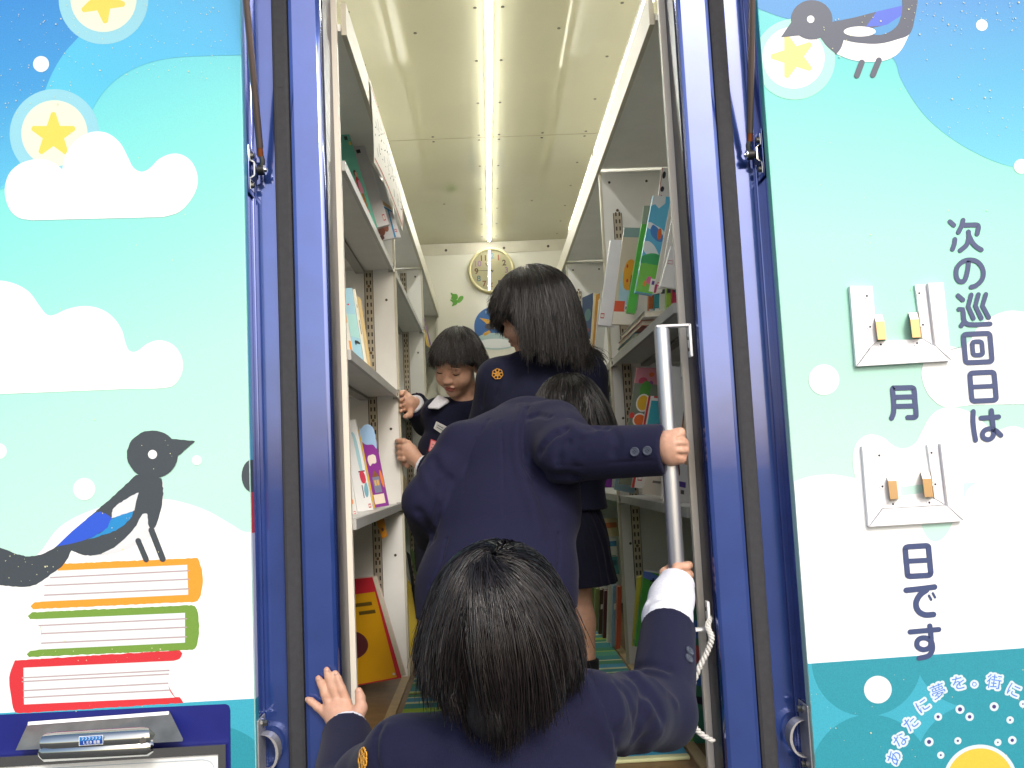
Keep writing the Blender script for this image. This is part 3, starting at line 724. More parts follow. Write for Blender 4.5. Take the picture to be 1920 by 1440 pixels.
# bookcases: back, dividers, shelves, slotted rails and clips
slot_l=mat('slot_metal',(206,196,174),.85,.35,.5); slot_d=mat('slot_dark',(70,60,52),.9,.6); slot_b=mat('slot_bronze',(120,96,70),.85,.35,.6)
bays=[(2.05,DIV[0]),(DIV[0]+.022,DIV[1]),(DIV[1]+.022,YE-.004)]
ZT=2.275
def clip_mb(x,y,z,sg):
    b=MB(); b.box(min(x,x+sg*.022),max(x,x+sg*.022),y-.012,y-.009,z-.016,z+.016,steel); b.box(min(x,x+sg*.003),max(x,x+sg*.003),y-.0089,y+.004,z-.016,z+.016,steel)
    b.box(min(x+sg*.004,x+sg*.018),max(x+sg*.004,x+sg*.018),y-.0145,y-.0121,z-.005,z+.005,slot_d); return b
for sg,xf,xb,shz in ((-1,XL,XBL,[(1.98,),(1.546,),(1.17,)]),(1,XR,XBR,[(1.62,),(1.16,)])):
    b=MB(); b.box(min(xb,xb+sg*.01),max(xb,xb+sg*.01),2.05,YE-.002,ZF+.001,ZT+.08,white); case=b.build('bookcase',bus)
    xe_=xf+(.001 if sg>0 else -.0085); ye_=(1.998 if sg>0 else 2.031); b=MB(); b.box(min(xe_,xb),max(xe_,xb),ye_,ye_+.016,ZF+.001,ZT+.30,mat('edge_cream',(236,230,216),.92,.45)); b.build('end_panel',case)
    for yd in DIV:
        b=MB(); b.box(min(xf+sg*.004,xb),max(xf+sg*.004,xb),yd,yd+.021,ZF+.001,ZT-.001,white); b.box(min(xf-sg*.004,xf+sg*.0038),max(xf-sg*.004,xf+sg*.0038),yd-.001,yd+.022,ZF+.001,ZT-.001,trim)
        for z in (1.0,1.42,1.86,2.24):
            b.disc_cyl((xf+sg*.03,yd,z),(0,-1,0),.0045,.0018,riv,10)
            if z>2.2: b.disc_cyl((xf+sg*.16,yd,z),(0,-1,0),.0045,.0018,riv,10)
        b.build('divider',case)
        z0 = ZF+.02; z1 = 2.26 if sg<0 else 2.13
        b=MB(); xs=xf+sg*.088 if sg<0 else xf+sg*.052
        b.box(xs-.013,xs+.013,yd-.003,yd-.0005,z0,z1,slot_l); b.box(xs-.0155,xs-.0131,yd-.004,yd-.0005,z0,z1,slot_d); b.box(xs+.0131,xs+.0145,yd-.004,yd-.0005,z0,z1,slot_d)
        z=z0+.02; i=0
        while z<z1-.01:
            b.box(xs-.0085,xs-.0035,yd-.0036,yd-.0031,z,z+.014,slot_d); b.box(xs+.0035,xs+.0085,yd-.0036,yd-.0031,z,z+.014,slot_d)
            if i%9==4: b.disc_cyl((xs,yd-.0031,z+.02),(0,-1,0),.005,.0015,slot_b,10)
            z+=.0255; i+=1
        b.build('slotted_strip',case)
    clip=None
    for bi,(y0,y1) in enumerate(bays):
        b=MB(); b.box(min(xf+sg*.002,xb+sg*-.0005),max(xf+sg*.002,xb+sg*-.0005),y0+.002,y1-.002,ZT+.012,ZT+.028,white); b.build('top_board',case)
        for (z,) in shz:
            b=MB()
            b.box(min(xf+sg*.012,xb-sg*.001),max(xf+sg*.012,xb-sg*.001),y0+.006,y1-.006,z-.016,z,shelfm)
            b.box(min(xf+sg*.002,xf+sg*.0118),max(xf+sg*.002,xf+sg*.0118),y0+.006,y1-.006,z-.022,z+.001,mat('shelf_edge',(186,186,182),.84,.4,noise=.08,nscale=20))
            b.box(min(xf+sg*.10,xf+sg*.13),max(xf+sg*.10,xf+sg*.13),y0+.006,y1-.006,z-.026,z-.0165,mat('shelf_rib',(150,148,142),.8,.45))
            b.build('shelf',case)
            for yc in ((y1-.008,) if bi==0 else (y1-.008,)):
                c0=clip_mb(xf-sg*.004,yc,z-.012,sg)
                if clip is None: clip=c0.build('shelf_clip',case); cl0=Vector((xf-sg*.004,yc,z-.012))
                else:
                    k=clip.copy(); COL.objects.link(k); k.parent=case; k.location=clip.location+Vector((xf-sg*.004,yc,z-.012))-cl0
    # fascia over the shelves and its light tube
    b=MB(); b.box(min(xf-sg*.012,xf),max(xf-sg*.012,xf),2.05,YE-.003,ZT+.001,ZT+.078,trim); b.build('fascia',case)
    # vertical divider edge posts at the end wall
    b=MB(); b.box(min(xf-sg*.003,xf+sg*.012),max(xf-sg*.003,xf+sg*.012),YE-.03,YE-.0065,ZF+.001,ZT-.001,trim); b.build('end_post',case)
glow=mat('lamp_glow',(252,252,248),1.0,.5,emit=60.0)
glow2=mat('lamp_glow_side',(252,252,248),1.0,.5,emit=13.0)
def tube_light(x,y0,y1,z,m):
    b=MB(); b.box(x-.0125,x+.0125,y0,y1,z+(.010 if z<2.6 else .0005),z+(.022 if z<2.6 else .0035),trim); t=b.build('strip_light',bus)
    b=MB(); b.tube([(x,y0+.005,z),(x,y1-.005,z)],(.0105 if z<2.6 else .0072),m,12); b.build('tube',t,auto=50)
    return t
tube_light(.065,2.25,5.88,ZC-.006,glow)
for x,s_ in ((XR+.004,1),(XL-.045,-1)):
    for y0,y1 in ((2.06,3.2),(3.24,4.24)): tube_light(x,y0,y1,ZT+.092,glow2)
    if s_>0:
        for y in (3.22,4.26,4.75):
            b=MB(); b.box(x-.012,x+.008,y-.02,y+.02,ZT+.045,ZT+.10,steel if y<4 else trim,.003); b.build('lamp_joint',bus,auto=40)

# striped mat on the floor
mm=bpy.data.materials.new('striped_mat'); mm.use_nodes=True; nt=mm.node_tree; bs=nt.nodes['Principled BSDF']; bs.inputs['Roughness'].default_value=.7
b=MB(); b.box(XL+.022,XR-.012,2.12,5.8,ZF+.0005,ZF+.009,mm,.003); mato=b.build('floor_mat',None)
tag(mato,'green and teal striped mat covering the aisle floor between the shelves','mat')
g=nt.nodes.new('ShaderNodeNewGeometry'); sp=nt.nodes.new('ShaderNodeSeparateXYZ'); nt.links.new(g.outputs['Position'],sp.inputs[0])
mr=nt.nodes.new('ShaderNodeMath'); mr.operation='FRACT'; dv=nt.nodes.new('ShaderNodeMath'); dv.operation='DIVIDE'; dv.inputs[1].default_value=.93
ad=nt.nodes.new('ShaderNodeMath'); ad.operation='SUBTRACT'; ad.inputs[1].default_value=2.12
nt.links.new(sp.outputs['Y'],ad.inputs[0]); nt.links.new(ad.outputs[0],dv.inputs[0]); nt.links.new(dv.outputs[0],mr.inputs[0])
cr=nt.nodes.new('ShaderNodeValToRGB'); cr.color_ramp.interpolation='CONSTANT'; e=cr.color_ramp.elements
T=(20,128,132);G=(40,128,92);Cc=(206,210,160);Lm=(150,184,40);Bl=(46,140,176);Dk=(70,44,30);M=(60,150,120)
seq=[(Cc,.018),(Bl,.05),(G,.05),(Cc,.012),(T,.06),(M,.07),(Lm,.014),(G,.05),(T,.09),(Cc,.014),(G,.04),(Lm,.04),(T,.05),(Cc,.02),(Bl,.04),(Cc,.012),(G,.03),(Dk,.01),(Lm,.012),(Cc,.014),(T,.06),(G,.04),(Cc,.01),(T,.04)]
tot=sum(w for _,w in seq); t=0
while len(e)<len(seq): e.new(.5)
for i,(c,w) in enumerate(seq): e[i].position=t/tot; e[i].color=lin(c,.78); t+=w
nt.links.new(mr.outputs[0],cr.inputs['Fac']); nt.links.new(cr.outputs['Color'],bs.inputs['Base Color'])

# wall clock
def wallp(x,y,d=0): return P(x,y,YE-.0004-d)
cc=wallp(921.5,508.5)
ck=empty('wall_clock',cc,'round cream wall clock with coloured numerals on the far end wall','clock')
b=MB(); rim=mat('clock_rim',(222,212,160),.85,.35)
prof=[(.150,0),(.153,-.02),(.150,-.036),(.141,-.040),(.134,-.036),(.1335,-.026)]
n=64; V=[];Fc=[]
for r,dy in prof:
    for i in range(n): a=2*math.pi*i/n; V.append((cc.x+r*math.cos(a),cc.y+dy,cc.z+r*math.sin(a)))
for j in range(len(prof)-1):
    for i in range(n): Fc.append([j*n+i,(j+1)*n+i,(j+1)*n+(i+1)%n,j*n+(i+1)%n])
make('rim',V,Fc,rim,ck,smooth=True)
b=MB(); b.disc_cyl(cc+Vector((0,-.016,0)),(0,-1,0),.136,.004,mat('clock_face',(226,218,170),.85,.6),48); b.build('dial',ck)
cols=[(214,120,96),(120,96,80),(196,150,190),(150,96,70),(70,60,64),(190,130,80),(176,110,60),(110,150,160),(150,100,70),(214,170,200),(150,110,70),(140,190,210)]
for hnum in range(1,13):
    cd=bpy.data.curves.new('n','FONT'); cd.body=str(hnum); cd.align_x='CENTER'; cd.align_y='CENTER'; cd.size=.052; cd.offset=.0012; cd.extrude=.0004
    t=bpy.data.objects.new('n',cd); COL.objects.link(t); a=R_(30*hnum)
    dg=bpy.context.evaluated_depsgraph_get(); dg.update(); me=bpy.data.meshes.new_from_object(t.evaluated_get(dg))
    v=np.array([q.co[:] for q in me.vertices]); fc=[list(p.vertices) for p in me.polygons]
    bpy.data.objects.remove(t); bpy.data.curves.remove(cd); bpy.data.meshes.remove(me)
    c=(v.max(0)+v.min(0))/2; o_=cc+Vector((.098*math.sin(a),-.0205,.098*math.cos(a)))
    make('numeral',[(o_.x+p[0]-c[0],o_.y-p[2],o_.z+p[1]-c[1]) for p in v],fc,mat('num%d'%hnum if False else 'numeral_ink_%d'%hnum,cols[hnum-1],.8,.6),ck)
hm=mat('clock_hand',(60,60,60),.9,.4)
for ang,L,w,dy in ((R_(322),.062,.006,-.023),(R_(271),.098,.003,-.025)):
    d=Vector((math.sin(ang),0,math.cos(ang))); nn=Vector((d.z,0,-d.x))*w/2; b=MB(); o_=cc+Vector((0,dy,0))
    b.prism([o_-d*.015-nn,o_-d*.015+nn,o_+d*L+nn*.6,o_+d*L-nn*.6],(0,-.001,0),hm); b.build('hand',ck)
gl=bpy.data.materials.new('clock_glass'); gl.use_nodes=True; q=gl.node_tree; q.nodes.remove(q.nodes['Principled BSDF'])
tr=q.nodes.new('ShaderNodeBsdfTransparent'); gs=q.nodes.new('ShaderNodeBsdfGlossy'); gs.inputs['Roughness'].default_value=.02; mx=q.nodes.new('ShaderNodeMixShader'); fz=q.nodes.new('ShaderNodeFresnel'); fz.inputs[0].default_value=1.5
q.links.new(fz.outputs[0],mx.inputs[0]); q.links.new(tr.outputs[0],mx.inputs[1]); q.links.new(gs.outputs[0],mx.inputs[2]); q.links.new(mx.outputs[0],q.nodes['Material Output'].inputs[0])
b=MB(); b.disc_cyl(cc+Vector((0,-.029,0)),(0,-1,0),.1335,.0015,gl,48); b.build('glass',ck)
# leaf sticker and round blue picture on the far wall
lf=mat('leaf_green',(104,170,62),.8,.6)
f=Flat(lambda x,y,l:wallp(x,y,.0006+l*.0002))
for pts in ([(845,549),(850,551),(857,552),(858,560),(852,563),(846,560),(847,555)],[(858,562),(862,556),(868,555),(869,559),(865,565),(859,568)],[(844,562),(851,563),(858,563),(857,570),(849,574),(847,574),(849,568)]): f.poly(crv(pts,4),lf)
o=f.build('leaf_sticker',None); tag(o,'small green leaf sticker on the far wall, below and left of the clock','sticker')
bb_=mat('poster_blue',(52,108,176),.85,.5); f=Flat(lambda x,y,l:wallp(x,y,.0006+l*.0003))
f.poly(circ(926,612,37,48),bb_); f.poly(circ(930,640,40,48,ry=16),mat('poster_ice',(190,216,214),.85,.5)); f.poly(circ(930,644,34,40,ry=9),pwhite)
f.poly([(899,596),(922,600),(932,607),(918,612)],mat('poster_yellow',(226,170,62),.85,.5)); f.poly([(905,626),(918,618),(920,624),(909,630)],MATS['poster_yellow']); f.poly(circ(920,612,11,18,ry=6),mat('poster_dark',(60,60,70),.85,.5)); f.poly(circ(926,608,5,14,ry=7),pwhite)
for i in range(5): f.poly([(910+4*i,588-i*.3),(912.6+4*i,588-i*.3),(912.6+4*i,583-i*.5),(910+4*i,583-i*.5)],mat('poster_letter',(120,160,206),.85,.5))
o=f.build('round_poster',None); tag(o,'round blue picture on the far wall between the boy and the tall girl','poster')
# paper notice hung on the left fascia
pp=mat('notice_paper',(232,230,222),.86,.6); pr_=mat('notice_red',(196,96,72),.85,.6); pi_=mat('notice_ink',(40,40,44),.9,.6)
V=[];Fc=[];mi=[]
NU,NV=20,8
for i in range(NU+1):
    for j in range(NV+1):
        u=i/NU; v=j/NV; y=2.46+.54*u; zt=2.35-.10*u*u; z=zt-(.235-.05*u)*v
        V.append((XL+.0145+.016*math.sin(v*2.2)*(.3+u)+.012*u*u, y, z))
for i in range(NU):
    for j in range(NV):
        Fc.append([i*(NV+1)+j,(i+1)*(NV+1)+j,(i+1)*(NV+1)+j+1,i*(NV+1)+j+1]); mi.append(1 if j==0 and False else 0)
nb=empty('paper_notice',(XL+.015,2.75,2.25),'curling white paper notice with black writing and red border, on the left shelf top','notice')
sh=make('sheet',V,Fc,pp,nb,smooth=True)
def nfn(u,v,l):
    i=min(max(u,0),1); y=2.46+.54*i; z=2.35-.10*i*i-(.235-.05*i)*v
    return Vector((XL+.0145+.016*math.sin(v*2.2)*(.3+i)+.012*i*i+.0006+l*.0001,y,z))
b=MB()
def nline(pts,w,m):
    for (a,c),(d,e_) in zip(pts,pts[1:]):
        L=math.hypot(d-a,e_-c)+1e-9; nx,ny=-(e_-c)/L*w,(d-a)/L*w
        for s_ in range(4):
            t0,t1=s_/4,(s_+1)/4; x0,y0,x1,y1=a+(d-a)*t0,c+(e_-c)*t0,a+(d-a)*t1,c+(e_-c)*t1
            b.raw([nfn(x0+nx,y0+ny,1),nfn(x1+nx,y1+ny,1),nfn(x1-nx,y1-ny,1),nfn(x0-nx,y0-ny,1)],[[0,1,2,3]],m)
nline([(.02,.06),(.98,.06)],.012,pr_); nline([(.975,.06),(.975,.94)],.006,pr_); nline([(.02,.94),(.98,.94)],.012,pr_)
r_=random.Random(4)
for i in range(9):
    cx=.08+.10*i
    for k in range(6):
        x0=cx+r_.uniform(-.03,.03); y0=.2+.11*k; nline([(x0,y0),(x0+r_.uniform(.01,.05),y0+r_.uniform(-.08,.12))],.006,pi_)
b.build('writing',nb)
# handrail on the right jamb
hr=P(1255,850,1.935); zt=P(1240,618,1.935).z; zb=P(1274,1190,1.935).z
alr=mat('satin_aluminium',(222,224,230),.92,.28,.85,bump=.03,bscale=300)
b=MB(); b.tube([(hr.x,1.935,zb),(hr.x,1.935,zt)],.0165,alr,24); b.disc_cyl((hr.x,1.935,zt),(0,0,1),.0145,.003,alr,20)
rail=b.build('handrail',bus,auto=40)
XJ=fl['R'][3]
for z,sg in ((zt+.001,-1),(zb+.003,1)):
    b=MB(); b.box(hr.x-.012,XJ-.008,1.925,1.947,z+.003,z+.008,alu,.001); b.box(XJ-.012,XJ-.0065,1.925,1.947,min(z,z+sg*.062),max(z+.0075,z+sg*.062),alu,.001)
    for dz in (.022,.046): b.disc_cyl((XJ-.012,1.936,z+sg*dz),(-1,0,0),.004,.0015,riv,8)
    b.build('rail_bracket',rail,auto=40)
# white rope knotted round the lower bracket
rope=mat('rope_white',(214,214,210),.88,.9,noise=.15,nscale=300)
pts=[(1333,1158,1.93),(1327,1175,1.915),(1334,1196,1.905),(1326,1222,1.905),(1311,1252,1.90),(1298,1286,1.90),(1290,1316,1.90),(1294,1346,1.905),(1310,1372,1.915),(1336,1389,1.925)]
pl=crv([(i,0) for i in range(2)],1,False); W3=[P(*p) for p in pts]
def spl(ps,n=10):
    o=[]
    for i in range(len(ps)-1):
        p0=ps[max(i-1,0)];p1=ps[i];p2=ps[i+1];p3=ps[min(i+2,len(ps)-1)]
        for j in range(n):
            t=j/n; o.append(.5*((2*p1)+(p2-p0)*t+(2*p0-5*p1+4*p2-p3)*t*t+(3*p1-p0-3*p2+p3)*t**3))
    o.append(ps[-1]); return o
cen=spl(W3,14); b=MB()
for ph in range(3):
    q=[]
    for i,c in enumerate(cen):
        a=i*.55+ph*2.094; q.append(c+Vector((math.cos(a)*.0034,math.sin(a)*.0034,math.sin(a+.6)*.0012)))
    b.tube(q,.0035,rope,7)
o=b.build('rope',None,smooth=True); tag(o,'frayed white rope knotted to the lower handrail bracket and hanging down','rope')
# ------------------------------------------------------------------ books
def bmat(rgb, rough=.3): return mat('cover_%d_%d_%d'%rgb, rgb, .93, rough, noise=.03, nscale=30)
pages=mat('paper_pages',(232,224,200),.86,.8,noise=.06,nscale=150)
labm=mat('book_label',(240,238,232),.88,.5); labr=mat('label_red',(214,70,84),.85,.5); labv=mat('label_violet',(96,70,150),.85,.5)
def book(label, quad, Y, t=.012, rgb=(230,228,222), spine='L', art=(), group='books on the shelves', cat='book', back=None, dirv=(0,1,0), Ys=None, name='book'):
    """quad: TL,TR,BR,BL of the cover that is seen; the book is t thick behind it"""
    c=[P(x,y,(Ys[i] if Ys else Y)) for i,(x,y) in enumerate(quad)]
    dv=Vector(dirv).normalized(); bd=.0016
    cen=sum(c,Vector())/4
    o=empty(name,(c[2]+c[3])/2+dv*t/2,label,cat,group)
    cm=bmat(rgb); km=bmat(back) if back else cm
    def inset(k,di,do): 
        u=(c[1]-c[0]).normalized(); w=(c[3]-c[0]).normalized()
        l=do if spine!='L' else bd; r=do if spine!='R' else bd
        return [c[0]+u*l+w*do+dv*k, c[1]-u*r+w*do+dv*k, c[2]-u*r-w*do+dv*k, c[3]+u*l-w*do+dv*k]
    b=MB(); b.prism(c,dv*bd,cm); b.prism([p+dv*(t-bd) for p in c],dv*bd,km)
    u=(c[1]-c[0]).normalized()
    if spine=='L': b.prism([c[0]+dv*bd,c[0]+dv*(t-bd),c[3]+dv*(t-bd),c[3]+dv*bd],(c[1]-c[0]).normalized()*bd,cm)
    elif spine=='R': b.prism([c[1]+dv*bd,c[1]+dv*(t-bd),c[2]+dv*(t-bd),c[2]+dv*bd],-u*bd,cm)
    b.build('cover',o)
    b=MB(); b.prism(inset(bd+.0002,0,.0025),dv*(t-2*bd-.0004),pages); b.build('page_block',o)
    if art:
        nrm=-dv
        def fn(u,v,l):
            p=(c[0]*(1-u)+c[1]*u)*(1-v)+(c[3]*(1-u)+c[2]*u)*v
            return p+nrm*(.0005+l*.00012)
        f=Flat(fn)
        for pts,col in art: f.poly(pts, bmat(col) if isinstance(col,tuple) else col)
        f.build('cover_picture',o)
    return o
def K(ox,oy,s,*p): return [(ox+a/s,oy+b_/s) for a,b_ in p]
def rc(x0,y0,x1,y1): return [(x0,y0),(x1,y0),(x1,y1),(x0,y1)]
def lab(u,v,w=.16,h=.07): return [(rc(u,v,u+w,v+h),labr),(rc(u+.02,v+.012,u+w-.02,v+h-.012),labm)]
S=5.3333
A=(600,240);B_=(600,480);C_=(600,720);D_=(600,960)
# left, top shelf
def girl(u,v): 
    return [(circ(u+.02,v,.07,16,ry=.035),(70,46,44)),(circ(u+.05,v+.015,.05,14,ry=.028),(226,170,140)),(crv([(u-.03,v+.06),(u+.05,v+.04),(u+.13,v+.09),(u+.16,v+.2),(u+.02,v+.2),(u-.04,v+.12)]),(206,44,60)),(crv([(u+.04,v+.09),(u+.14,v+.1),(u+.17,v+.21),(u+.03,v+.22)]),(236,160,190)),(rc(u+.04,v+.22,u+.14,v+.40),(188,116,40)),(rc(u+.06,v+.40,u+.18,v+.43),(220,110,130))]
book('green picture book with a girl in red, leaning on the left top shelf', K(*A,S,(90,72),(288,52),(572,985),(360,1035)), 2.70, .014, (104,190,168), 'L', girl(.70,.42)+[(rc(.70,.03,.86,.07),(60,70,70)),(rc(.86,.09,.96,.125),(236,196,70))])
book('plain white book with a red label, beside the green one on the left top shelf', K(*A,S,(250,108),(415,80),(690,962),(545,1008)), 2.80, .016, (222,218,222), 'R', lab(.74,.88)+[(rc(.3,.05,.5,.09),(70,66,80)),(rc(.42,.14,.66,.18),(60,56,70))])
book('white book with a blue frame and animals, farthest out on the left top shelf', K(*A,S,(452,270),(640,560),(806,1086),(585,1130)), 2.92, .014, (226,228,232), 'R', [(rc(.05,.44,.97,.50),(206,176,130)),(rc(.02,.52,.97,.55),(60,150,206)),(rc(.72,.55,.80,1.0),(60,150,206)),(circ(.22,.88,.16,16,ry=.07),(150,96,80)),(circ(.45,.84,.12,14,ry=.06),(170,110,90)),(circ(.15,.97,.14,14,ry=.03),(110,80,76))]+lab(.82,.86,.1,.05))
book('dark brown book standing deep in the left top shelf', K(*A,S,(196,-30),(250,10),(420,240),(330,270)), 2.98, .02, (78,54,40), 'L')
# left, second shelf
book('white and orange thin book, nearest on the left second shelf', K(*B_,S,(120,392),(232,380),(335,1008),(215,960)), 2.26, .008, (226,224,216), 'R', [(rc(.72,.34,.97,.46),(240,170,60)),(rc(.8,.75,.98,.9),(240,160,60)),(circ(.86,.95,.07,10,ry=.03),(236,120,150))])
book('pale blue picture book with a dark bird on the left second shelf', K(*B_,S,(150,335),(318,316),(442,1092),(290,1010)), 2.34, .010, (160,204,220), 'R', [(crv([(.62,.72),(.78,.70),(.98,.72),(.95,.735),(.72,.745),(.66,.77)]),(50,60,60)),(circ(.62,.22,.06,12,ry=.012),(220,50,70)),(rc(.3,.35,.98,.66),(170,216,212))])
book('thin cream book with dark spine writing on the left second shelf', K(*B_,S,(280,335),(352,330),(478,1118),(380,1060)), 2.38, .008, (232,226,206), 'R', [(rc(.86,.2,.92,.24),(60,50,50)),(rc(.87,.4,.93,.58),(70,60,60))])
book('thin yellowish book last in the left second shelf', K(*B_,S,(310,350),(408,430),(518,1155),(420,1110)), 2.43, .008, (206,182,130), 'R')
# left, third shelf
book('small white book with orange dots, nearest on the left third shelf', K(*C_,S,(180,772),(292,800),(378,1335),(270,1350)), 2.38, .010, (228,230,226), 'R', [(circ(.72,.7,.12,14,ry=.05),(240,150,90)),(circ(.6,.45,.1,14,ry=.05),(200,220,220))]+lab(.7,.88,.2,.05))
book('white picture book with a drawn sword and red fist on the left third shelf', K(*C_,S,(190,380),(352,352),(532,1255),(330,1290)), 2.55, .014, (236,238,238), 'R', [(crv([(.62,.14),(.78,.16),(.84,.24),(.86,.56),(.72,.56),(.66,.2)]),(170,212,222)),(rc(.62,.565,.96,.58),(80,50,60)),(crv([(.66,.59),(.9,.59),(.93,.68),(.7,.69)]),(206,60,84)),(crv([(.78,.74),(.93,.70),(.95,.80),(.82,.86),(.74,.80)]),(120,176,196)),(rc(.66,.72,.70,.86),(60,56,90))]+lab(.82,.93,.12,.045))
book('purple picture book with a grey tower house on the left third shelf', K(*C_,S,(372,462),(530,432),(686,1215),(528,1242)), 2.66, .014, (140,50,150), 'L', [(rc(0,0,.16,1.0),(226,186,60)),(rc(.0,0,.05,1.0),(60,70,150)),(crv([(.17,0),(.99,0),(.99,.26),(.8,.22),(.17,.16)]),(160,196,232)),(crv([(.28,.38),(.5,.34),(.8,.36),(.78,.44),(.5,.45),(.34,.47)]),(240,228,216)),(rc(.34,.62,.78,.82),(130,134,160)),([(.34,.62),(.54,.53),(.78,.62)],(140,90,50)),(rc(.42,.66,.54,.73),(226,180,90)),(rc(.58,.66,.70,.73),(226,180,90)),(crv([(.86,.55),(.98,.6),(.98,.76),(.84,.7)]),(230,130,60)),(rc(.2,.84,.86,.96),(240,226,206))])
# left, bottom
book('big red and yellow picture book with a dark disc, standing on the floor at left', [(640,1088),(698,1082),(753,1271),(668,1286)], 2.86, .034, (186,34,50), 'L', [(rc(.02,.155,.955,1.0) if False else [(.0,.15),(.955,.145),(.905,.985),(.0,.99)],(204,150,10)),(circ(.0,.62,.44,40,ry=.135),(84,36,40)),(rc(.25,.235,.78,.27),(90,70,20)),(rc(.36,.315,.82,.35),(90,70,20)),(circ(.86,.95,.028,10,ry=.012),(200,200,200))], dirv=(.35,1,.02), back=(214,190,186))
book('navy and yellow book half hidden behind the big red one', [(640,1035),(657,1045),(668,1110),(650,1110)], 2.98, .02, (40,56,84), 'L', [(rc(.6,.2,1,1),(200,170,40))])
book('small orange card hanging under the third left shelf', K(*D_,S,(560,95),(640,62),(672,240),(622,268)), 2.80, .004, (210,140,30), 'L', [(circ(.5,.55,.18,12,ry=.1),(70,50,50))], cat='card', name='card')
for lb_,q,Yq,col in (('black thin book in the lower second bay at left',[(762,1034),(768,1040),(786,1156),(779,1150)],3.36,(26,26,30)),
   ('green thin book in the lower second bay at left',[(768,1030),(776,1034),(785,1085),(780,1090)],3.5,(110,140,90)),
   ('yellow book with green pictures, at the foot of the second bay at left',[(762,1085),(770,1096),(783,1180),(768,1234)],3.28,(196,170,60)),
   ('cream book at the foot of the second bay at left',[(757,890),(762,900),(764,935),(758,960)],3.24,(214,196,150))):
    book(lb_,q,Yq,.012,col,'L')
for lb_,q,Yq,col in (('violet thin book leaning in the third bay at left',[(793.5,592),(795.5,596),(808,644),(806,650)],4.75,(150,110,160)),('yellow thin book leaning in the third bay at left',[(793.5,620),(797,618),(806,652),(800,648)],4.68,(220,190,80))):
    book(lb_,q,Yq,.012,col,'L')
# right, top shelf
E_=(960,240);F_=(960,480);G_=(960,720);H_=(960,960)
def Q2(a,b1,b2): return [(E_[0]+x/S,E_[1]+y/S) for x,y in a]+[(F_[0]+x/S,F_[1]+y/S) for x,y in (b1,b2)]
book('tall white book, leftmost on the right top shelf', Q2([(985,1115),(1150,1120)],(1030,706),(866,690)), 2.96, .022, (238,240,246), 'L', lab(.04,.86,.22,.06))
book('pale picture book with an orange tree on the right top shelf', Q2([(1122,995),(1300,1000)],(1235,690),(1000,682)), 2.88, .018, (206,196,176), 'L', [(rc(0,0,.98,.10),(130,160,158)),(crv([(.22,.45),(.98,.42),(.98,.76),(.2,.78)]),(168,206,222)),(crv([(.28,.40),(.5,.33),(.75,.36),(.85,.48),(.7,.62),(.4,.64),(.25,.55)]),(222,160,40)),(crv([(.62,.5),(.66,.5),(.66,.78),(.6,.78)]),(90,70,50)),(circ(.40,.40,.05,10,ry=.02),(200,60,50)),(circ(.46,.55,.05,10,ry=.02),(200,60,50)),(rc(.0,.76,.45,.87),(222,84,50)),(rc(0,.87,.99,1.0),(234,226,214)),(rc(.48,.8,.72,.86),labm),(rc(.5,.815,.62,.845),labv)])
book('grey book standing behind the green one on the right top shelf', Q2([(1320,778),(1385,776)],(1250,540),(1170,540)), 2.86, .018, (150,170,150), 'L')
book('bright green book on the right top shelf', Q2([(1298,960),(1362,962)],(1232,576),(1145,562)), 2.74, .022, (84,184,66), 'L')
book('white snowman picture book, tallest on the right top shelf', Q2([(1502,396),(1640,396)],(1500,60),(1390,60)), 2.70, .02, (226,224,220), 'L', [(rc(0,0,.04,1),(200,60,60)),(circ(.2,.08,.13,16,ry=.04),(40,40,54)),(circ(.20,.23,.14,18,ry=.03),(40,46,60)),(crv([(.12,.32),(.3,.31),(.5,.35),(.3,.36)]),(226,90,50))])
book('blue mountain picture book with green meadow on the right top shelf', Q2([(1412,672),(1590,690)],(1410,392),(1232,362)), 2.56, .02, (96,190,226), 'L', [([(0,0),(.7,0),(.75,.07),(.45,.13),(.2,.09),(0,.11)],(226,232,232)),(crv([(0,.28),(.4,.3),(.98,.36),(.98,.42),(.4,.36),(0,.33)]),(232,240,244)),(crv([(.3,.30),(.95,.40),(.95,.46),(.5,.44),(.2,.36)]),(70,136,206)),(crv([(.62,.36),(.8,.34),(.85,.42),(.7,.44)]),(222,110,50)),(crv([(0,.48),(.5,.5),(.98,.62),(.98,.66),(.4,.62),(0,.56)]),(228,240,240)),(crv([(0,.63),(.98,.60),(.98,.72),(0,.72)]),(60,170,100)),(rc(0,.70,.98,.99),(120,200,80)),(circ(.62,.86,.14,16,ry=.04),(232,110,160)),(circ(.42,.9,.1,14,ry=.03),(240,150,70)),(rc(.72,.84,.98,.97),labm),(rc(.8,.86,.95,.90),labv)])
book('white thin book with red label, next to the mountain book', Q2([(1560,880),(1640,890)],(1500,360),(1412,380)), 2.46, .012, (226,222,210), 'L', lab(.2,.86,.5,.05)+[(rc(.02,.88,.3,.99),(190,50,110))])
book('white book with red squares, nearest but one on the right top shelf', Q2([(1600,900),(1680,960)],(1560,300),(1470,320)), 2.38, .012, (232,230,222), 'L', lab(.3,.78,.45,.05))
book('slim white book nearest the door on the right top shelf', Q2([(1590,1180),(1690,1190)],(1640,330),(1480,300)), 2.30, .012, (238,236,232), 'L', lab(.1,.35,.4,.09))
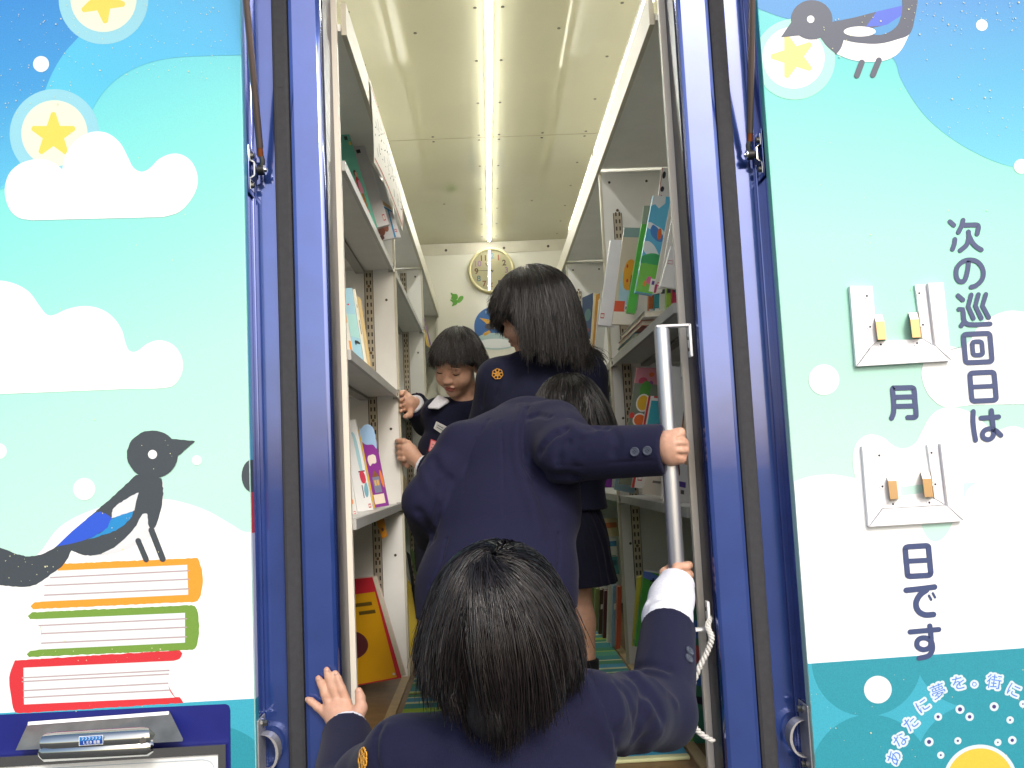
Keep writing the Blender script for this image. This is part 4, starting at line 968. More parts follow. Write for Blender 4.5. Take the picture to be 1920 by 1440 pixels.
for i,(lb_,col,x0,x1,ya,yb) in enumerate((('teal book lying flat under the standing books on the right top shelf',(50,150,160),XR+.004,XR+.068,2.62,2.98),('red brown book lying in the flat pile on the right top shelf',(170,80,60),XR+.004,XR+.068,2.50,2.95),('white book lying in the flat pile on the right top shelf',(226,224,214),XR+.004,XR+.068,2.45,2.9))):
    z=1.6225+.0165*i; o=empty('book',((x0+x1)/2,(ya+yb)/2,z),lb_,'book','books on the shelves')
    b=MB(); cm=bmat(col); b.box(x0,x1,ya,yb,z,z+.0016,cm); b.box(x0,x1,ya,yb,z+.0142,z+.0158,cm); b.box(x1-.0016,x1,ya,yb,z+.0017,z+.0141,cm); b.build('cover',o)
    b=MB(); b.box(x0+.003,x1-.002,ya+.003,yb-.003,z+.0018,z+.014,pages); b.build('page_block',o)
for i,(nm,col) in enumerate((('orange',(226,120,60)),('teal',(60,160,170)),('white',(234,232,226)),('lime green',(150,196,70)),('crimson',(190,44,84)))):
    x=1218+11*i; book('%s spined book in the back row of the right top shelf'%nm,[(x,505-2*i),(x+11,504-2*i),(x+8,640),(x-4,641)],2.92-.02*i,.022,col,'L',[(rc(.1,.55,.8,.62),(240,238,232)),(rc(.1,.3,.7,.36),(70,70,90))])
# right, second bay of the top shelf
for lb_,q,Yq,col,t in (('dark blue picture book behind the tall girl\'s hair on the right',[(1092,558),(1112,549),(1112,632),(1092,640)],3.52,(58,84,120),.02),('thin cream book beside the dark blue one on the right',[(1114,551),(1119,548),(1112,652),(1107,654)],3.45,(226,214,170),.02),('ochre spined book in the second right bay',[(1118,552),(1125,550),(1117,651),(1111,653)],3.38,(196,140,50),.02),('grey lined book in the second right bay',[(1124,560),(1140,556),(1131,660),(1115,662)],3.3,(206,206,200),.03)):
    book(lb_,q,Yq,t,col,'L',[(circ(.5,.45,.3,14,ry=.14),(90,130,130)),(circ(.4,.8,.2,12,ry=.06),(150,70,60))] if col==(58,84,120) else [])
# right, second shelf
book('pink picture book with orange shapes on the right second shelf', Q2([(1250,2390),(1460,2390)],(1330,1900),(1180,1900)) if False else [(1194,689),(1236,690),(1216,905),(1166,903)], 2.78, .014, (234,150,160), 'L', [(circ(.35,.12,.2,16,ry=.035),(214,80,110)),(circ(.7,.06,.12,12,ry=.02),(240,120,60)),(circ(.7,.14,.1,12,ry=.025),(150,90,150))])
book('fruit picture book with pineapple and apples on the right second shelf', [(1190,718),(1240,722),(1214,912),(1160,908)], 2.68, .012, (120,130,110), 'L', [(crv([(.25,.02),(.6,.0),(.55,.16),(.3,.16)]),(80,150,60)),(circ(.42,.19,.26,20,ry=.09),(246,240,226)),(circ(.42,.19,.21,20,ry=.075),(238,186,40)),(circ(.38,.36,.25,20,ry=.07),(246,240,226)),(circ(.38,.36,.2,18,ry=.055),(236,110,40)),(circ(.42,.52,.27,20,ry=.08),(246,240,226)),(circ(.42,.52,.22,18,ry=.066),(206,30,50)),(rc(.34,.48,.5,.495),(244,214,60)),(rc(.34,.515,.5,.53),(244,214,60)),(rc(.40,.465,.44,.56),(244,214,60)),(circ(.08,.32,.1,12,ry=.03),(214,60,50)),(circ(.08,.46,.1,12,ry=.03),(224,170,60)),(circ(.3,.72,.2,14,ry=.05),(240,150,50))])
book('red and white book with teal field, held behind the handrail', [(1216,742),(1250,744),(1226,918),(1184,914)], 2.58, .012, (236,232,222), 'L', [(rc(.0,.0,.12,1),(196,50,50)),(rc(.2,.05,.98,.75),(60,168,180)),(rc(.3,.0,.8,.02),(200,70,60))]+lab(.2,.86,.2,.06))
book('beige book with grey writing on the right second shelf', [(1236,840),(1262,842),(1240,930),(1202,925)], 2.46, .012, (206,198,180), 'L', [(rc(.3,.35,.45,.5),(110,104,96)),(rc(.55,.4,.8,.46),(110,104,96)),(rc(.35,.7,.8,.75),(110,104,96))])
book('white picture book with a brown shape, nearest the door on the right second shelf', [(1258,686),(1300,690),(1292,948),(1240,936)], 2.34, .012, (236,232,222), 'L', [(crv([(.7,.26),(.82,.3),(.95,.5),(.92,.7),(.6,.62),(.62,.4)]),(222,176,130)),(crv([(.68,.25),(.72,.27),(.64,.45),(.61,.45)]),(160,96,60)),(crv([(.45,.64),(.5,.64),(.62,.78),(.58,.8)]),(110,60,56)),(rc(.55,.84,.85,.88),labv),(rc(.68,.9,.8,.93),(90,86,90)),(circ(.5,.08,.03,8,ry=.015),(60,60,70))])
book('violet ribboned book between the arm and the right second shelf', [(1136,860),(1150,862),(1147,914),(1134,914)], 3.3, .02, (120,40,150), 'L')
book('pale blue book under the jacket sleeve on the right second shelf', [(1160,830),(1196,834),(1190,926),(1152,918)], 2.86, .014, (150,190,200), 'L', [(rc(.45,.6,.9,.85),(130,170,50))])
# right, bottom
book('green book with black writing at the bottom right', [(1208,1071),(1300,1085),(1280,1225),(1190,1212)], 2.66, .020, (70,160,60), 'L', [(crv([(0,.0),(.35,.05),(.7,.13),(.5,.14),(.0,.08)]),(90,120,190)),(rc(.0,-.02,.98,.0),(220,220,220))])
o4_=bpy.data.curves.new('w','FONT'); o4_.body='お'; o4_.size=1; o4_.offset=.03
t_=bpy.data.objects.new('w',o4_); COL.objects.link(t_); dg=bpy.context.evaluated_depsgraph_get(); dg.update(); me=bpy.data.meshes.new_from_object(t_.evaluated_get(dg))
v=np.array([q.co[:] for q in me.vertices]); fc=[list(p.vertices) for p in me.polygons]; bpy.data.objects.remove(t_)
c=(v.max(0)+v.min(0))/2; gb=[o for o in COL.objects if o.get('label','').startswith('green book with black writing')][0]
make('writing',[P(1228+(p[0]-c[0])*20,1093-(p[1]-c[1])*20,2.6575) for p in v],fc,mat('ink_black',(22,30,22),.9,.5),gb)
book('yellow spined book beside the green one at the bottom right', [(1195,1084),(1207,1078),(1199,1206),(1186,1212)], 2.72, .02, (206,196,70), 'L', [(rc(.1,.9,.6,.95),(206,90,40))])
book('book with red and blue pictures at the bottom right by the door', [(1285,1095),(1330,1100),(1322,1440),(1270,1425)], 2.24, .016, (60,120,90), 'L', [(rc(.05,.05,.98,.12),(40,60,50)),(rc(.05,.2,.98,.3),(70,110,170)),(rc(.05,.34,.98,.44),(190,80,70)),(rc(.05,.5,.9,.56),(60,110,170)),(crv([(.2,.72),(.5,.68),(.55,.85),(.25,.9)]),(200,70,50)),(crv([(.5,.66),(.6,.66),(.5,.9),(.4,.9)]),(90,160,60)),(rc(.0,.62,.98,.66),(40,40,50))])
cl_=[((150,120,70),'tan'),((120,140,80),'olive'),((140,150,90),'sage'),((90,70,50),'brown'),((96,44,50),'maroon'),((230,222,206),'cream'),((140,170,196),'sky blue'),((200,90,60),'brick')]
for i,(col,nm) in enumerate(cl_):
    x=1100+8.3*i; Yq=3.95-.09*i
    book('%s spined book leaning at the foot of the second right bay'%nm,[(x,1100+2*i-(14 if i>4 else 0)),(x+8,1098+2*i-(14 if i>4 else 0)),(x+5,1184+4.5*i),(x-3,1186+4.5*i)],Yq,.03,col,'L',[(rc(.3,.3,.8,.4),(232,226,214))] if i%3==0 else ([(rc(0,.5,1,.7),(206,110,80)),(rc(0,.75,1,.9),(90,130,150))] if nm=='sky blue' else []))
for i,(col,nm,y0) in enumerate((((224,206,160),'orange topped cream',975),((226,226,214),'white and blue',1010),((80,150,150),'teal',1046))):
    book('%s book lying in the second right bay'%nm,[(1126,y0),(1158,y0-3),(1161,y0+30),(1130,y0+32)],3.62,.05,col,'L',[(rc(.2,.2,.9,.5),[(210,130,80),(70,130,170),(60,110,120)][i])])
# ------------------------------------------------------------------ people: shared builders
skin = mat('skin',(232,182,154),.72,.48,sss=.25,noise=.10,nscale=85,bump=.35,bscale=420)
lipm = mat('lips',(196,116,104),.62,.45,sss=.2)
navy_c = bpy.data.materials.new('navy_wool'); navy_c.use_nodes=True
def cloth_mat(name,rgb,k=.8,rough=.85,weave=900,bump=.25,sheen=.05):
    m=mat(name,rgb,k,rough,spec=.2,noise=.10,nscale=240,bump=bump,bscale=weave)
    b=m.node_tree.nodes['Principled BSDF']; b.inputs['Sheen Weight'].default_value=sheen; b.inputs['Sheen Roughness'].default_value=.5
    return m
navy_m=cloth_mat('navy_jacket',(37,39,76),.46); navy_d=cloth_mat('navy_skirt',(22,24,44)); navy_k=cloth_mat('navy_jacket_deep_shade',(26,29,54))  # navy_k: same navy cloth, dimmer light on the boy put into its colour
shirt_m=cloth_mat('white_shirt',(236,238,246),.86,.8,sheen=.1); sock_m=cloth_mat('black_sock',(24,24,30)); shoe_m=mat('dark_shoe',(36,34,40),.8,.5); shoew=mat('shoe_white',(220,220,220),.8,.5)
gold=mat('gold_thread',(222,160,50),.85,.5,noise=.2,nscale=900)
nail=mat('nail',(236,190,170),.66,.3)
def nrmv(v): v=np.array(v,float); return v/np.linalg.norm(v)
def frame(face, up=(0,0,1)):
    y=nrmv(face); u=np.array(up,float); z=nrmv(u-y*(u@y)); x=np.cross(y,z); return np.stack([x,y,z],1)    # columns: right, face, up
def hit(vol,px,py,y0=.9,y1=3.6):
    """where the line of sight first meets a volume (used while modelling, to set details on cloth)"""
    r=ray(px,py); ts=np.arange(y0,y1,.003)/r.y
    q=np.array(CAMP[:])+ts[:,None]*np.array(r[:]); i=np.round((q-vol.lo)/vol.h).astype(int)
    ok=((i>=0)&(i<vol.n)).all(1); v=np.ones(len(ts)); v[ok]=vol.f[i[ok,0],i[ok,1],i[ok,2]]
    j=np.argmax(v<0)
    return q[j] if v[j]<0 else None
def hitn(vol,px,py):
    c=hit(vol,px,py)
    if c is None: return None,None
    i=np.round((c-vol.lo)/vol.h).astype(int); f=vol.f; e=3
    g=np.array([f[tuple(i+e*np.eye(3,dtype=int)[a])]-f[tuple(i-e*np.eye(3,dtype=int)[a])] for a in range(3)]); g/=np.linalg.norm(g)+1e-9
    return c-g*f[tuple(i)], g
def press(vol,pts,w,depth):
    p=[hit(vol,*a) for a in crv(pts,4,False)]; p=[a for a in p if a is not None]
    if len(p)>1: vol.fold(p,w,depth)
def head(vol,c,M,s=.9):
    c=V3(c)
    def L(x,y,z): return c+M@(np.array((x,y,z))*s)
    def E(x,y,z,r,k=.01,sub=False): vol.ell(L(x,y,z),np.array(r)*s,k,M,sub)
    E(0,-.008,.03,(.070,.086,.078)); E(0,.02,-.035,(.056,.060,.066),.03); E(0,.050,-.088,(.022,.020,.018),.02)
    for q in (-1,1):
        E(q*.034,.046,-.034,(.026,.026,.028),.02)
        E(q*.030,.086,.004,(.017,.010,.010),.008,True)
        E(q*.030,.0655,.003,(.0145,.0135,.0115),.004)
        E(q*.072,-.008,-.010,(.009,.017,.027),.006); E(q*.0775,-.002,-.008,(.006,.009,.016),.004,True)
        E(q*.0095,.083,-.031,(.008,.009,.007),.004)
        E(q*.030,.080,.022,(.018,.007,.005),.01)
    vol.cone(L(0,.074,.004),L(0,.088,-.028),.007*s,.0105*s,.008)
    E(0,.077,-.054,(.021,.009,.0055),.004); E(0,.075,-.0645,(.017,.0095,.0065),.004)
    vol.fold([L(-.02,.081,-.0592),L(0,.087,-.0592),L(.02,.081,-.0592)],.0022,.004)
    return L
def face_parts(parent,L,s=.9,down=True):
    dk=mat('lash',(26,20,20),.9,.5); br=mat('brow',(40,30,28),.9,.7); ew=mat('eye_white',(230,226,222),.8,.2)
    for q in (-1,1):
        b=MB(); b.tube([Vector(L(q*(.030+.0135*t),.0785-.0045*t*t,-.002-.0035*(1-t*t))) for t in (-1,-.6,-.2,.2,.6,1)],[.0006,.0012,.0014,.0014,.0012,.0006],dk,6); b.build('eyelash',parent,smooth=True)
        b=MB(); b.tube([Vector(L(q*(.031+.017*t),.082-.006*t*t-.001,.0235+.003*(1-t*t))) for t in (-1,-.5,0,.5,1)],[.0008,.0018,.002,.0018,.0008],br,6); b.build('eyebrow',parent,smooth=True)
def fingers(vol,chains,k=.004):
    for pts,rs in chains:
        vol.chain([P(*p) if not isinstance(p,np.ndarray) else p for p in pts],rs,k)
def nails(parent,items):
    for p,d,n,w in items: pass
# hair: thousands of fine strands that fall under gravity over the head
def sdf_push(vol,p,marg):
    i=np.round((p-vol.lo)/vol.h).astype(int); ok=((i>=1)&(i<vol.n-1)).all(1)
    d=np.ones(len(p)); j=i[ok]; d[ok]=vol.f[j[:,0],j[:,1],j[:,2]]
    w=ok&(d<marg)
    if w.any():
        j=i[w]; f=vol.f
        g=np.stack([f[j[:,0]+1,j[:,1],j[:,2]]-f[j[:,0]-1,j[:,1],j[:,2]],f[j[:,0],j[:,1]+1,j[:,2]]-f[j[:,0],j[:,1]-1,j[:,2]],f[j[:,0],j[:,1],j[:,2]+1]-f[j[:,0],j[:,1],j[:,2]-1]],1)
        g/=np.linalg.norm(g,axis=1)[:,None]+1e-6; p[w]+=g*(marg-d[w])[:,None]
    return p
def hair(parent, c, M, rad, whorl, length, n=2600, seg=20, ds=.013, grav=.16, clumps=110, rr=(.0010,.0004), cols=((20,17,18),(30,25,24),(44,36,34)), seed=1,
         collide=None, keep=None, vol=.010, flare=0.0, amax=1.5, clumpw=.75, marg=.004, k=.8, stop=None, wave=.004, jit=.0025, rough=.33, cexp=1.1, swirl=.5, tuck=0, tz=-.03):
    r=np.random.RandomState(seed); c=V3(c); rad=np.array(rad,float); wd=nrmv(whorl)
    a=np.array((0,0,1.)) if abs(wd[2])<.9 else np.array((1.,0,0)); u=nrmv(np.cross(wd,a)); v=np.cross(wd,u)
    def roots(n):
        al=np.arccos(1-r.uniform(0,1,n)*(1-math.cos(amax))); th=r.uniform(0,2*math.pi,n)
        return al,th
    def sim(al,th,lay,lens):
        d0=np.cos(al)[:,None]*wd+np.sin(al)[:,None]*(np.cos(th)[:,None]*u+np.sin(th)[:,None]*v)
        t=-np.sin(al)[:,None]*wd+np.cos(al)[:,None]*(np.cos(th)[:,None]*u+np.sin(th)[:,None]*v)
        pe=np.cross(d0,t); sw=(swirl*np.clip(1-al/.9,0,1))[:,None]; t=t+pe*sw
        R=rad*lay[:,None]; p=d0*R; d=t*rad; d/=np.linalg.norm(d,axis=1)[:,None]
        gl=M.T@np.array((0,0,-1.0)); out=[p.copy()]
        for s_ in range(seg):
            step=(lens/seg)[:,None]
            d=d+gl*grav
            if tuck:
                q_=p[:,2]<tz; rv=p[q_]*np.array((1,.6,0)); rv/=np.linalg.norm(rv,axis=1)[:,None]+1e-9; d[q_]-=tuck*rv
            d/=np.linalg.norm(d,axis=1)[:,None]
            p=p+d*step
            q=np.sqrt(((p/R)**2).sum(1)); ins=q<1
            if ins.any():
                p[ins]/=q[ins][:,None]; nn=p[ins]/(R[ins]**2); nn/=np.linalg.norm(nn,axis=1)[:,None]
                dd=d[ins]; dd-=nn*np.minimum((dd*nn).sum(1),0)[:,None]; d[ins]=dd/(np.linalg.norm(dd,axis=1)[:,None]+1e-9)
            if flare and s_>seg*.6: p=p+flare*nrmv((1,0,0))*0
            w=(p@M.T)+c
            if collide is not None:
                for cv in collide: w=sdf_push(cv,w,marg)
                p=(w-c)@M
            out.append(p.copy())
        A=np.stack(out,1)
        ph=r.uniform(0,6.28,(len(al),2)); tt=np.linspace(0,1,seg+1)[None,:]
        A[:,:,0]+=wave*np.sin(ph[:,:1]+tt*r.uniform(3,7,(len(al),1)))*tt; A[:,:,1]+=wave*.6*np.sin(ph[:,1:]+tt*5)*tt
        if stop is not None:
            ws=A@M.T+c; bad=stop(A,ws,r.normal(size=len(al))); bad[:,:3]=False; bad[:,-1]=True
            e=np.argmax(bad,1)-r.uniform(0,1,len(al))
            ti=tt*e[:,None]; i0=np.clip(np.floor(ti).astype(int),0,seg-1); fr=(ti-i0)[:,:,None]; k_=np.arange(len(al))[:,None]
            A=A[k_,i0]*(1-fr)+A[k_,i0+1]*fr
        return A
    ga,gt=roots(clumps); gl_=np.array([length(x) for x in (np.cos(ga)[:,None]*wd+np.sin(ga)[:,None]*(np.cos(gt)[:,None]*u+np.sin(gt)[:,None]*v))])
    G=sim(ga,gt,1+vol*8*r.uniform(.3,1.0,clumps),gl_*r.uniform(.94,1.04,clumps))
    al,th=roots(n); D=np.cos(al)[:,None]*wd+np.sin(al)[:,None]*(np.cos(th)[:,None]*u+np.sin(th)[:,None]*v)
    LN=np.array([length(x) for x in D])
    if keep is not None:
        kp=np.array([keep(x) for x in D]); al,th,D,LN=al[kp],th[kp],D[kp],LN[kp]
    m=len(al); LN=LN*r.uniform(.86,1.05,m)
    S_=sim(al,th,1+vol*10*r.uniform(0,1,m)**1.4,LN)
    GD=np.cos(ga)[:,None]*wd+np.sin(ga)[:,None]*(np.cos(gt)[:,None]*u+np.sin(gt)[:,None]*v)
    near=np.argmax(D@GD.T,1); t=np.linspace(0,1,seg+1)
    w=(clumpw*t**cexp)[None,:,None]*r.uniform(.5,1,m)[:,None,None]
    off=r.normal(size=(m,1,3))*.0035
    Gn=G[near]
    # slide along the guide so that lengths stay their own
    S2=S_*(1-w)+(Gn+off*2.2*t[None,:,None])*w
    S2+= (r.normal(size=(m,1,3))*jit)*(t[None,:,None]**2)
    Wd=S2@M.T+c
    if collide is not None:
        sh=Wd.shape; f=Wd.reshape(-1,3)
        for cv in collide: f=sdf_push(cv,f,marg*.6)
        Wd=f.reshape(sh)
    # triangular tubes
    K=seg+1; tan=np.gradient(Wd,axis=1); tan/=np.linalg.norm(tan,axis=2)[:,:,None]+1e-9
    ref=np.array((.3,.5,.81)); n1=np.cross(tan,ref); n1/=np.linalg.norm(n1,axis=2)[:,:,None]+1e-9; n2=np.cross(tan,n1)
    rads=(rr[0]+(rr[1]-rr[0])*t**2)[None,:,None]*r.uniform(.7,1.3,m)[:,None,None]
    ph=r.uniform(0,6.28,m)[:,None,None]
    V=np.stack([Wd+rads*(np.cos(ph+2.094*j)*n1+np.sin(ph+2.094*j)*n2) for j in range(3)],2).reshape(-1,3)
    base=(np.arange(m)*K*3)[:,None,None]+(np.arange(seg)*3)[None,:,None]
    Fq=np.concatenate([np.stack([base+j,base+(j+1)%3,base+3+(j+1)%3,base+3+j],-1) for j in range(3)],2).reshape(-1,4)
    mid=np.repeat(r.choice(len(cols),m,p=[.5,.32,.18]),seg*3)
    mats=[mat('hair_%d_%d_%d'%q,q,k,rough,spec=.65) for q in cols]
    o=make('hair',V,Fq,mats,parent,mid,smooth=True)
    return o
def flower(parent,c,nrm,up,s,m=gold,name='emblem'):
    n=Vector(nrm).normalized(); u=Vector(up); u=(u-n*u.dot(n)).normalized(); w=u.cross(n); c=Vector(c)+n*.002
    b=MB()
    for k_ in range(7):
        a=2*math.pi*k_/7; cc=c+(u*math.sin(a)+w*math.cos(a))*s*.62
        b.tube([cc+(u*math.sin(x)+w*math.cos(x))*s*.30 for x in [2*math.pi*i/10 for i in range(11)]],s*.075,m,5)
    for rr_ in (.34,.15): b.tube([c+(u*math.sin(x)+w*math.cos(x))*s*rr_ for x in [2*math.pi*i/14 for i in range(15)]],s*.08,m,5)
    for k_ in range(7):
        a=2*math.pi*(k_+.5)/7; b.tube([c+(u*math.sin(a)+w*math.cos(a))*s*.36,c+(u*math.sin(a)+w*math.cos(a))*s*.95],s*.06,m,5)
    return b.build(name,parent,smooth=True)
def button(parent,c,nrm,r=.0092):
    n=Vector(nrm).normalized(); c=Vector(c)+n*.0012; bm_=mat('button_grey',(84,92,108),.8,.3,noise=.25,nscale=400); bh=mat('button_hole',(16,16,22),.9,.6)
    u=n.orthogonal().normalized(); w=n.cross(u); b=MB()
    b.disc_cyl(c,n,r,.0022,bm_,20); 
    b.tube([c+n*.0024+(u*math.cos(x)+w*math.sin(x))*r*.85 for x in [2*math.pi*i/16 for i in range(17)]],r*.14,bm_,6)
    for q in ((1,1),(1,-1),(-1,1),(-1,-1)): b.disc_cyl(c+n*.0022+(u*q[0]+w*q[1])*r*.2,n,r*.13,.0004,bh,8)
    return b.build('button',parent,smooth=False)
def person(loc,label):
    return empty('person',loc,label,'person','children visiting the bookmobile')
def lerp(a,b,t): return V3(a)*(1-t)+V3(b)*t
def legs(vol,pv,side,kl,kr,al,ar,toe):
    sv=nrmv(side); pv=V3(pv)
    for q,k_,a_ in ((-1,kl,al),(1,kr,ar)):
        hp=pv+sv*q*.062; vol.chain([hp,V3(k_),lerp(k_,a_,.35),V3(a_)],[.066,.043,.043,.027],.02)
        t=V3(a_)+np.array((0,0,-.035)); vol.cone(t,t+V3(toe)*.10,.026,.022,.02)
def shoes(parent,al,ar,toe,m,sock=None,sockh=.09):
    for a_ in (al,ar):
        a_=V3(a_); v=Vol(a_-np.array((.17,.17,.10)),a_+np.array((.17,.17,.12)),.004)
        t=a_+np.array((0,0,-.036)); v.cone(t-V3(toe)*.035,t+V3(toe)*.105,.031,.029,.02); v.cone(t,a_+np.array((0,0,-.02)),.03,.034,.02); v.cut(a_+np.array((0,0,-.064)),(0,0,-1)); v.cut(a_+np.array((0,0,-.004)),(0,0,1))
        v.build('shoe',m,parent)
        if sock is not None:
            v=Vol(a_-np.array((.08,.08,.08)),a_+np.array((.08,.08,.2)),.004); v.cone(a_+np.array((0,0,-.03)),a_+np.array((0,0,sockh+.03)),.033,.039,.01); v.cut(a_+np.array((0,0,sockh)),(0,0,1)); v.build('sock',sock,parent)
UPZ=np.array((0,0,1.))

# ================================================================== the child in front, back to us, reaching in with both hands
pa=person((.02,1.32,0),'child in front, back turned, one hand on the blue post, the other on the handrail')
H=V3(P(936,1176,1.33)); MA=frame((.06,.97,-.20))
N=V3(P(945,1335,1.345)); PV=np.array((.015,1.31,.56))
SL,SR=V3(P(760,1424,1.36)),V3(P(1105,1338,1.36)); EL,ER=V3(P(640,1510,1.60)),V3(P(1240,1338,1.57))
WL,WR=V3(P(650,1376,1.835)),V3(P(1256,1150,1.80))
side=nrmv(SR-SL)
kl,kr=(-.055,1.36,.30),(.085,1.36,.30); al,ar=(-.055,1.33,.065),(.085,1.33,.065)
v=Vol((-.42,1.12,-.01),(.46,2.02,1.20),.003)
LA=head(v,H,MA,.88); v.cone(H+np.array((0,-.012,-.04)),N+np.array((0,0,-.03)),.043,.048,.02)
v.chain([N+np.array((0,.01,-.04)),lerp(N,PV,.35),lerp(N,PV,.7),PV],[.062,.082,.076,.085],.03,side,1.4)
v.chain([SL,EL,WL],[.038,.031,.021],.02); v.chain([SR,ER,WR],[.038,.031,.022],.02)
legs(v,PV,side,kl,kr,al,ar,(0,1,0))
# left hand spread flat on the blue post
YH=1.886
palm=[(648,1366,1.858),(640,1345,1.878),(634,1330,1.883)]
v.chain([P(*q) for q in palm],[.019,.022,.020],.012,(1,0,0.1),1.3)
for kx,ky in ((611,1337),(619,1323),(633,1317),(649,1318)): v.cone(P(644,1352,1.876),P(kx,ky,YH-.002),.016,.0095,.010)
fl_=[[(609,1337,YH),(595,1325,YH-.002),(584,1315.5,YH),(577,1311.5,YH+.003)],[(617,1322,YH),(609,1300,YH-.003),(602,1281,YH-.001),(597,1272,YH+.003)],[(632,1315,YH),(623,1289,YH-.003),(616,1268,YH-.001),(612.5,1256.5,YH+.003)],[(649,1315,YH),(640,1291,YH-.003),(633,1273,YH-.001),(628.5,1262.5,YH+.003)],[(668,1345,1.868),(677,1326,1.872),(675.5,1308,1.876),(672.5,1296,1.88)]]
fr_=[[.0092,.0080,.0074,.0060],[.0098,.0086,.0078,.0064],[.0100,.0088,.0080,.0066],[.0102,.0088,.0080,.0066],[.0135,.0108,.0098,.0078]]
for pts,rs in zip(fl_,fr_): v.chain([P(*q) for q in pts],rs,.0035)
v.cone(P(655,1358,1.868),P(676,1330,1.872),.016,.011,.010)
for pts in fl_[:4]:
    for q in pts[1:3]:
        c=P(q[0],q[1],q[2]-.008); v.fold([c+Vector((-.005,0,0)),c+Vector((.005,0,0))],.0022,.0009)
# right hand closed round the handrail
RX,RY=hr.x,1.935
def rc_(a,z,r=.0255): return np.array((RX+r*math.cos(a),RY+r*math.sin(a),z))
z0=P(1272,1094,1.92).z
v.chain([WR,P(1259,1118,1.845),P(1262,1104,1.885)],[.021,.023,.021],.012,(0,0,1),1.25)
for i,(dz,r0) in enumerate(((.034,.0088),(.014,.0094),(-.006,.0092),(-.025,.0082))):
    z=z0+dz; v.chain([V3(P(1262,1104,1.885))*.6+rc_(R_(-120),z,.030)*.4,rc_(R_(-100),z),rc_(R_(-50),z,.0255),rc_(R_(0),z,.0255),rc_(R_(40),z,.0255)],[r0*1.25,r0*1.08,r0,r0*.94,r0*.8],.0035)
v.chain([P(1250,1118,1.87),rc_(R_(190),z0+.005,.030),rc_(R_(150),z0+.02,.027),rc_(R_(110),z0+.03,.026)],[.014,.0115,.0098,.008],.006)
v.build('body',skin,pa); vA=v
# nails of the left hand
for (x,y,Y),(a,b_) in zip([f_[-1] for f_ in fl_],[(-.75,.55),(-.45,.9),(-.3,.95),(-.4,.92),(-.2,1)]):
    b=MB(); c=P(x+1.2*-a*2,y+2.2,Y-.0075); b.ball(c,(.0042,.0012,.0048),nail,10); b.build('fingernail',pa,smooth=True)
face_parts(pa,LA,.88)
# blazer
j=Vol((-.42,1.10,.30),(.46,1.90,1.12),.004)
j.chain([N+np.array((.0,.02,-.045)),lerp(N,PV,.33)+np.array((0,-.008,0)),lerp(N,PV,.75),PV+np.array((0,0,-.05))],[.070,.100,.098,.110],.035,side,1.45,cap=((0,0,.47),(0,0,-1)))
j.cone(SL,N+np.array((0,.0,-.03)),.050,.052,.03); j.cone(SR,N+np.array((0,0,-.03)),.050,.052,.03)
dL=nrmv(WL-EL); dR=nrmv(WR-ER)
j.chain([SL,lerp(SL,EL,.5),EL],[.058,.055,.053],.03); j.cone(EL,WL+dL*.02,.053,.048,.02,cap=(WL-dL*.006,dL))
j.chain([SR,lerp(SR,ER,.5),ER],[.056,.055,.056],.03); j.cone(ER,WR+dR*.02,.056,.050,.02,cap=(P(1251,1184,1.76),dR))
# collar
j.cone(N+np.array((-.055,-.018,-.018)),N+np.array((.055,-.018,-.016)),.022,.022,.015); j.cone(N+np.array((-.06,-.01,-.02)),N+np.array((-.045,.05,-.05)),.020,.014,.015); j.cone(N+np.array((.06,-.01,-.02)),N+np.array((.045,.05,-.05)),.020,.014,.015)
for pts,w,d in (([(1096,1252),(1118,1290),(1140,1345),(1155,1400),(1168,1438)],.0045,.0045),([(1088,1256),(1108,1296),(1130,1350),(1145,1400),(1158,1438)],.010,-.003),
    ([(716,1364),(708,1384),(706,1410),(712,1440)],.0045,.005),([(727,1364),(719,1390),(718,1420),(722,1440)],.008,-.003),
    ([(1187,1268),(1206,1288),(1226,1312),(1240,1342)],.009,.010),([(1178,1280),(1196,1300),(1214,1330)],.010,-.006),([(1162,1284),(1178,1302),(1188,1330),(1192,1362)],.008,.009),([(1150,1290),(1162,1312),(1166,1345)],.008,-.005),
    ([(1204,1290),(1204,1320),(1200,1350),(1192,1385)],.008,.009),([(1192,1252),(1215,1247),(1240,1250),(1252,1254)],.008,.007),([(1190,1262),(1215,1258),(1245,1264)],.009,-.005),([(1225,1275),(1248,1296),(1268,1318)],.010,-.005),
    ([(1152,1370),(1168,1380),(1188,1388)],.003,.003),([(1205,1390),(1195,1415),(1188,1438)],.012,.008),([(1220,1330),(1232,1352),(1236,1375)],.011,-.005),
    ([(1000,1395),(940,1420),(880,1436)],.02,.004),([(1010,1340),(1060,1345),(1100,1330)],.02,-.003)): press(j,pts,w,d)
j.wob(.0016,34,3)
j.build('jacket',navy_m,pa)
# shirt cuffs
s_=Vol((-.42,1.5,.7),(.46,1.98,1.25),.003)
s_.cone(WL-dL*.05,WL+dL*.03,.034,.034,.01,(1,0,.2),1.15,cap=(WL+dL*.026,dL)); s_.build('shirt_cuff',shirt_m,pa)
s_=Vol((.1,1.55,.85),(.46,2.0,1.25),.003)
pb0,pb1,pb2,pb3=[V3(P(*q)) for q in ((1249,1210,1.725),(1251,1160,1.80),(1259,1122,1.84),(1269,1092,1.872))]
s_.chain([pb0,pb1],[.048,.046],.01); s_.chain([pb1,pb2,pb3],[.047,.043,.036],.012,cap=(pb3+nrmv(pb3-pb2)*.004,pb3-pb2))
for pts,w,d in (([(1216,1128),(1240,1120),(1268,1124),(1296,1138)],.006,.008),([(1222,1140),(1250,1130),(1290,1148)],.007,-.004),([(1232,1178),(1240,1150),(1262,1140),(1282,1152),(1278,1180)],.006,.005)): press(s_,pts,w,d)
